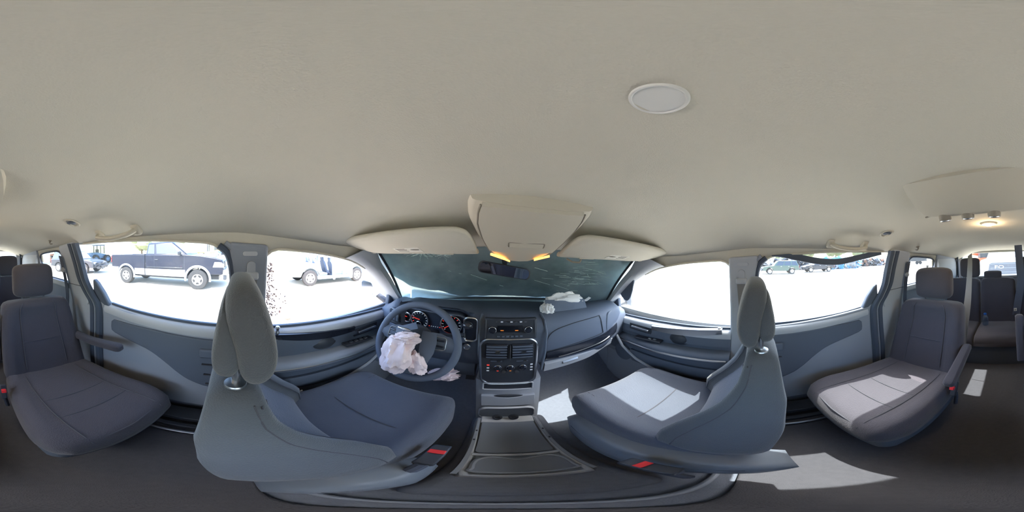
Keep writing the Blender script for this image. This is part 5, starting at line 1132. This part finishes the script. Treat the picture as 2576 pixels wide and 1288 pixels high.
for s in (-1, 1):
    m = MB(); m.box((s*(H-.05), -1.4, .36), (.14, 1.9, .14)); m.build('door_sill', 'pale_paint', t, bevel=.02)
    m = MB(); m.tube(spline([(s*(H-.04), -.50, 1.0), (s*.74, -.95, 1.32), (s*.66, -1.30, 1.44)], 4), .035, 8); m.build('front_pillar', 'pale_paint', t)
    m = MB(); m.tube([(s*(H-.04), -1.52, .38), (s*(H-.05), -1.54, 1.0), (s*.68, -1.60, 1.45)], .040, 8); m.build('centre_pillar', 'pale_paint', t)
    m = MB(); m.tube(spline([(s*(H-.06), -wb+.35, 1.0), (s*.74, -wb+.22, 1.28), (s*.66, -wb+.42, 1.44)], 4), .055, 8); m.build('rear_pillar', 'pale_paint', t)
    for ax in (0, -wb): wheel(t, s*(H-.09), ax, r, .22, s, .64, 5, 'white_paint')
    for y_, z_ in ((-1.30, 0), (-2.18, 0)):
        sx = s*.40
        m = MB(); m.loft([[Vector((sx+a*w_, y_+yo+b*.07, z)) for a, b in ((-1, -1), (-1, .6), (-.8, 1), (.8, 1), (1, .6), (1, -1))] for z, w_, yo in ((.48, .23, .05), (.55, .24, .03), (.85, .23, -.06), (1.05, .19, -.12), (1.08, .10, -.13), (1.24, .11, -.16), (1.27, .06, -.16))]); st_ = m.build('seat_back', 'slate_card', t, ang=50)
        m = MB(); m.loft([[Vector((sx+a*.24, y_+yo, z)) for a, z in ((-1, .34), (-1, .50), (-.85, .54), (.85, .54), (1, .50), (1, .34))] for yo in (.0, .1, .40, .48)]); m.build('seat_cushion', 'slate_card', t, bevel=.03)
m = MB(); m.loft([[Vector((x, y, z)) for x, z in ((-.68, 1.43), (-.35, 1.475), (0, 1.485), (.35, 1.475), (.68, 1.43), (.66, 1.40), (-.66, 1.40))] for y in (-1.28, -1.6, -wb+.40)]); m.build('roof_panel', 'pale_paint', t, ang=50)
m = MB(); m.box((0, -1.4, .30), (1.6, 2.0, .06)); m.build('floor_pan', 'black_plastic', t)
m = MB(); m.torus((-.38, -.88, .88), (0, -1, .5), .17, .016, 28, 8); m.build('steering_wheel', 'black_plastic', t)
for y_, an in ((-.66, 62), (-1.56, 58)):              # opened doors on the van's side
    R_ = Matrix.Rotation(math.radians(an), 3, 'Z'); hinge = Vector((H, y_, 0))
    dp = [(0, .36), (0, .98), (-.82, 1.0), (-.86, .60), (-.80, .36)]
    m = MB(); m.prism([hinge+R_ @ Vector((0, y, z)) for y, z in dp], R_ @ Vector((.10, 0, 0))); dd = m.build('open_door', 'pale_paint', t, bevel=.03)
    m = MB(); m.tube([hinge+R_ @ Vector((.05, y, z)) for y, z in ((-.02, .98), (-.35, 1.36), (-.70, 1.40), (-.82, 1.0))], .022, 6); m.build('window_frame', 'pale_paint', dd)
    m = MB(); m.prism([hinge+R_ @ Vector((-.005, y, z)) for y, z in ((-.08, .44), (-.08, .90), (-.74, .92), (-.76, .44))], R_ @ Vector((-.02, 0, 0))); m.build('door_card', 'light_trim', dd, bevel=.02)
for s in (-1, 1): m = MB(); m.box((s*.66, -wb-.98, .80), (.36, .06, .16)); m.build('tail_lamp', 'lamp_clear', t, bevel=.02)
m = MB(); m.box((0, -wb-1.0, .52), (1.6, .12, .16)); m.build('rear_bumper', 'white_paint', t, bevel=.03)
place(t, -7.55, 5.85, 0)

# --- white pickup nose-on behind the van
t = thing('white_pickup', 'white pickup truck with dark lettered grille right behind the rear window', 'pickup truck')
H = 1.0
P_ = [(.92, .62), (.95, 1.20), (.88, 1.36), (.35, 1.46), (-1.05, 1.50), (-4.6, 1.45), (-4.6, .6)]
m = px(P_, -H, H); m.build('body', 'white_paint', t, bevel=.06, seg=3)
cabin(t, -3.1, -.95, 1.48, -2.9, -1.65, 2.02, .92, .76, 'white_paint', [(.05, .46, .47, .08), (.52, .88, .93, .54)])
gp = [(-.62, 1.02), (-.56, 1.33), (-.48, 1.37), (.48, 1.37), (.56, 1.33), (.62, 1.02), (.55, .92), (-.55, .92)]
m = MB(); m.prism([(x, .945, z) for x, z in gp], (0, .045, 0)); g = m.build('grille', 'truck_grille', t, bevel=.015)
for k in range(3): m = MB(); m.box((0, .995, 1.00+.16*k), (1.06, .012, .02)); m.build('grille_bar', 'grey_paint', g)
text_mesh('FO', .215, Matrix.Translation((.185, .998, 1.195)) @ Matrix.Rotation(math.pi, 4, 'Z') @ Matrix.Rotation(math.pi/2, 4, 'X') @ Matrix.Diagonal((1.35, .82, 1, 1)), 'white_paint', 'grille_letters', g, ext=.01)
for s in (-1, 1):
    pr = rrect(.27, .30, .04, 4); m = MB(); m.prism([(s*.80+p[0], .93, 1.14+p[1]) for p in pr], (0, .05, 0)); h = m.build('headlamp', 'lamp_clear', t, bevel=.015)
    m = MB(); m.lathe((s*.80, .985, 1.14), (0, 1, 0), [(0, .085), (.01, .08), (.004, .05), (0.004, 0)], 22); m.build('lamp_reflector', 'alloy', h)
    for ax in (0, -3.4): wheel(t, s*(H-.12), ax, .41, .28, s, .6, 5)
m = MB(); m.box((0, 1.02, .70), (2.0, .24, .30)); m.build('front_bumper', 'white_paint', t, bevel=.06, seg=3)
place(t, .02, -7.1, 0)

# --- machines
def machine(name, label, main, x, y, ang, k=1., cab=True, bucket=True):
    t = thing(name, label, 'machine')
    for s in (-1, 1):
        for yy, rr in ((0, .62*k), (-2.0*k, .62*k)): wheel(t, s*.85*k, yy, rr, .45*k, s, .55, 5, main)
        m = MB(); m.tube([(s*.85*k, .05+.75*k*math.cos(a)-2.0*k, .62*k+.75*k*math.sin(a)) for a in [math.pi*q/8 for q in range(9)]], .05*k, 6); m.build('mudguard', main, t)
    m = MB(); m.prism([(-.55*k, -2.9*k, .75*k), (-.55*k, -2.9*k, 1.5*k), (-.55*k, -1.5*k, 1.6*k), (-.55*k, .3*k, 1.2*k), (-.55*k, .6*k, .7*k)], (1.1*k, 0, 0)); m.build('engine_body', main, t, bevel=.05)
    if cab:
        for s in (-1, 1):
            for yy in (-1.5*k, -.3*k): m = MB(); m.box((s*.5*k, yy, 2.0*k), (.09*k, .09*k, 1.2*k)); m.build('cab_post', 'black_plastic', t)
        m = MB(); m.box((0, -.9*k, 2.62*k), (1.2*k, 1.5*k, .10*k)); m.build('cab_roof', main, t, bevel=.03)
        m = MB(); m.box((0, -.9*k, 2.0*k), (.92*k, 1.15*k, 1.05*k)); m.build('cab_glass', 'window_glass', t)
        m = MB(); m.box((0, -1.2*k, 1.75*k), (.45*k, .4*k, .6*k)); m.build('driver_seat', 'black_plastic', t, bevel=.05)
    if bucket:
        for s in (-1, 1): m = MB(); m.tube([(s*.45*k, -.2*k, 1.3*k), (s*.45*k, .8*k, 1.35*k), (s*.45*k, 1.5*k, .75*k)], .09*k, 6); m.build('lift_arm', main, t)
        m = MB(); m.prism([(-1.0*k, 1.4*k, .3*k), (-1.0*k, 1.4*k, 1.0*k), (-1.0*k, 1.75*k, 1.1*k), (-1.0*k, 1.6*k, .6*k), (-1.0*k, 2.2*k, .3*k)], (2.0*k, 0, 0)); m.build('bucket', main, t, bevel=.03)
    place(t, x, y, ang); return t
machine('wheel_loader', 'yellow wheel loader working behind the parked navy pickup', 'yellow_paint', -19.0, -3.9, 180, 1.05)
machine('farm_tractor', 'blue grey tractor under the canopy, nearer the navy pickup', 'machine_blue', -17.0, -18.4, 80, 1.0, bucket=False)
machine('farm_tractor', 'blue grey tractor with rusty arms under the canopy by the door pillar', 'machine_rust', -13.0, -24.0, 20, 1.0)
t = thing('telehandler', 'orange machine with raised fork behind the third row headrest', 'machine')
for s in (-1, 1):
    for yy in (0, -1.8): wheel(t, s*.8, yy, .5, .35, s, .55, 5, 'white_paint')
m = MB(); m.prism([(-.6, -2.5, .6), (-.6, -2.5, 1.5), (-.6, -1.0, 1.7), (-.6, .5, 1.3), (-.6, .7, .6)], (1.2, 0, 0)); m.build('chassis', 'orange_paint', t, bevel=.05)
m = MB(); m.box((-.30, -.7, 1.95), (.65, 1.0, .9)); m.build('cab', 'black_paint', t, bevel=.05)
m = MB(); m.tube([(.35, -2.2, 1.5), (.35, .8, 2.1), (.35, 2.2, 2.35)], .16, 8); m.build('boom', 'orange_paint', t)
m = MB(); m.box((.35, 2.3, 2.1), (1.2, .1, .5)); fk = m.build('fork_carriage', 'orange_paint', t, bevel=.02)
for s in (-1, 1): m = MB(); m.box((.35+s*.4, 2.8, 1.9), (.12, 1.0, .06)); m.build('fork', 'black_plastic', fk)
place(t, 2.9, -15.5, -60)
# canopy over the tractors
cn = thing('canopy', 'grey sheet metal canopy on thin posts over the tractors', 'canopy', (-16, -21, GZ))
m = MB(); m.loft([[Vector((x, y, z)) for y, z in ((-30, 1.45), (-21, 1.75), (-14.2, 1.02), (-14.2, .94), (-21, 1.66), (-30, 1.36))] for x in (-24, -9.5)]); m.build('canopy_roof', 'canopy_sheet', cn, ang=30)
for x in (-23.5, -16.5, -10): 
    for y in (-14.4, -29.5): m = MB(); m.cyl((x, y, GZ), (x, y, 1.2), .06, n=10); m.build('post', 'canopy_sheet', cn)

# --- scrap heaps, fence, walls
def heap(name, label, mats, x0, x1, y0, y1, h, n, seed):
    rn = random.Random(seed)
    t = thing(name, label, 'scrap heap', ((x0+x1)/2, (y0+y1)/2, GZ))
    for q, mm in enumerate(mats):
        m = MB()
        for k in range(n//len(mats)):
            x, y = rn.uniform(x0, x1), rn.uniform(y0, y1); z = GZ+rn.random()**1.5*h
            m.box((x, y, z), (rn.uniform(.2, 1.4), rn.uniform(.2, 1.6), rn.uniform(.08, .5)), rot=(rn.uniform(-.9, .9), rn.uniform(-.9, .9), rn.uniform(0, 3)))
        m.build('scrap_pieces', mm, t, smooth=False, kind='stuff')
heap('scrap_heap', 'long heap of tangled metal scrap along the fence', ['scrap', 'black_paint', 'scrap_rust'], 33, 37, -36, -22, 2.0, 420, 4)
heap('scrap_heap', 'heap of blue crushed cars beside the wrecked pickup', ['scrap_blue', 'scrap'], 27, 31, -22, -14, 2.0, 200, 5)
heap('scrap_heap', 'scrap heap just behind the green SUV', ['scrap', 'black_paint'], 29, 33, -13, 2, 1.8, 260, 6)
heap('scrap_heap', 'small scrap pile past the nose of the navy pickup', ['scrap', 'black_paint'], -15.5, -13, -2.6, -.6, 1.0, 90, 8)
fn = thing('yard_fence', 'pale panel fence behind the scrap heaps', 'fence', (44, -24, GZ))
for k in range(14):
    y = -56+4.6*k; m = MB(); m.box((46, y+2.25, GZ+1.25), (.08, 4.4, 2.4)); m.build('fence_panel', 'fence_panel', fn, bevel=.02)
    m = MB(); m.cyl((45.9, y, GZ), (45.9, y, GZ+2.6), .08, n=8); m.build('fence_post', 'grey_paint', fn)
o = MB(); o.box((-3.5, -24, GZ+1.7), (14, .3, 3.4)); w_ = o.build('yard_wall', 'pale_wall', None, bevel=.05); tag(w_, 'pale blue wall behind the white pickup', 'wall')
o = thing('semi_trailer', 'long dark trailer far beyond the passenger side quarter window', 'trailer', (27, -42, GZ))
m = MB(); m.box((27.5, -41, GZ+2.1), (10, 2.4, 2.4), rot=(0, 0, .5)); m.build('trailer_box', 'black_paint', o, bevel=.05)
for k in (-4, -3, 4): m = MB(); m.lathe((27.5+k*math.cos(.5)+.6, -41+k*math.sin(.5)+1.0, GZ+.5), (-.48, .88, 0), [(0, .5), (.3, .5), (.3, 0)], 20); m.build('wheel', 'tire', o)
m = MB(); m.lathe((10.3, -21.2, GZ), (0, 0, 1), [(0, .28), (.1, .28), (.12, .24), (.4, .23), (.42, .25), (.45, .23), (.8, .20), (.95, .18), (.97, 0)], 22); o = m.build('traffic_barrel', 'orange_paint', None); tag(o, 'orange barrel standing beyond the passenger side quarter window', 'barrel')
m = crumple((-3.35, .95, GZ+.16), (.16, .13, .17), 4.4, .4, 24, 18); o = m.build('red_debris', 'red_debris', None, ang=28); tag(o, 'lump of reddish debris on the ground below the driver window', 'debris')

# trees beyond the yard
rn = random.Random(21)
def tree(x, y, h, label):
    t = thing('tree', label, 'tree', (x, y, GZ), group='trees beyond the yard')
    m = MB(); m.tube([(x, y, GZ), (x+.2, y, GZ+h*.3), (x+.1, y+.1, GZ+h*.55)], [.3, .22, .12], 7); m.build('trunk', 'bark', t)
    m = MB()
    for k in range(7):
        c_ = Vector((x+rn.uniform(-1, 1)*h*.28, y+rn.uniform(-1, 1)*h*.28, GZ+h*rn.uniform(.45, .8))); q = MB(); q.ell(c_, (h*.24, h*.24, h*.20), 12, 8); q.v = [v+(v-c_)*.35*noise.noise(v*1.3) for v in q.v]; m.add(q.v, q.f)
    m.build('crown', 'foliage', t, kind='stuff')
for a, d, h, lab in ((99, 60, 8, 'dry grey green tree rising above the green SUV'), (109, 62, 8, 'dry grey green tree rising above the wrecked pickup'), (120, 60, 8.5, 'dry grey green tree above the blue crushed cars'), (129, 64, 8, 'dry grey green tree above the long scrap heap'), (149, 66, 8, 'dry grey green tree above the far trailer'), (-113, 48, 7.5, 'dry grey green tree above the cab of the navy pickup'), (-124, 48, 7.5, 'dry grey green tree above the bed of the navy pickup')):
    tree(d*math.sin(math.radians(a)), d*math.cos(math.radians(a)), h, lab)
def hl(u, v):
    a = 2*math.pi*u; r = lerp(120, 170, v); return Vector((r*math.sin(a), r*math.cos(a), GZ-.5+v*(7+4*noise.noise(Vector((math.sin(a)*3, math.cos(a)*3, .5))))))
m = MB(); m.sheet(96, 5, hl); o = m.build('hills', 'foliage', None, ang=180); tag(o, 'low hazy ridge around the horizon', 'hills', kind='structure')
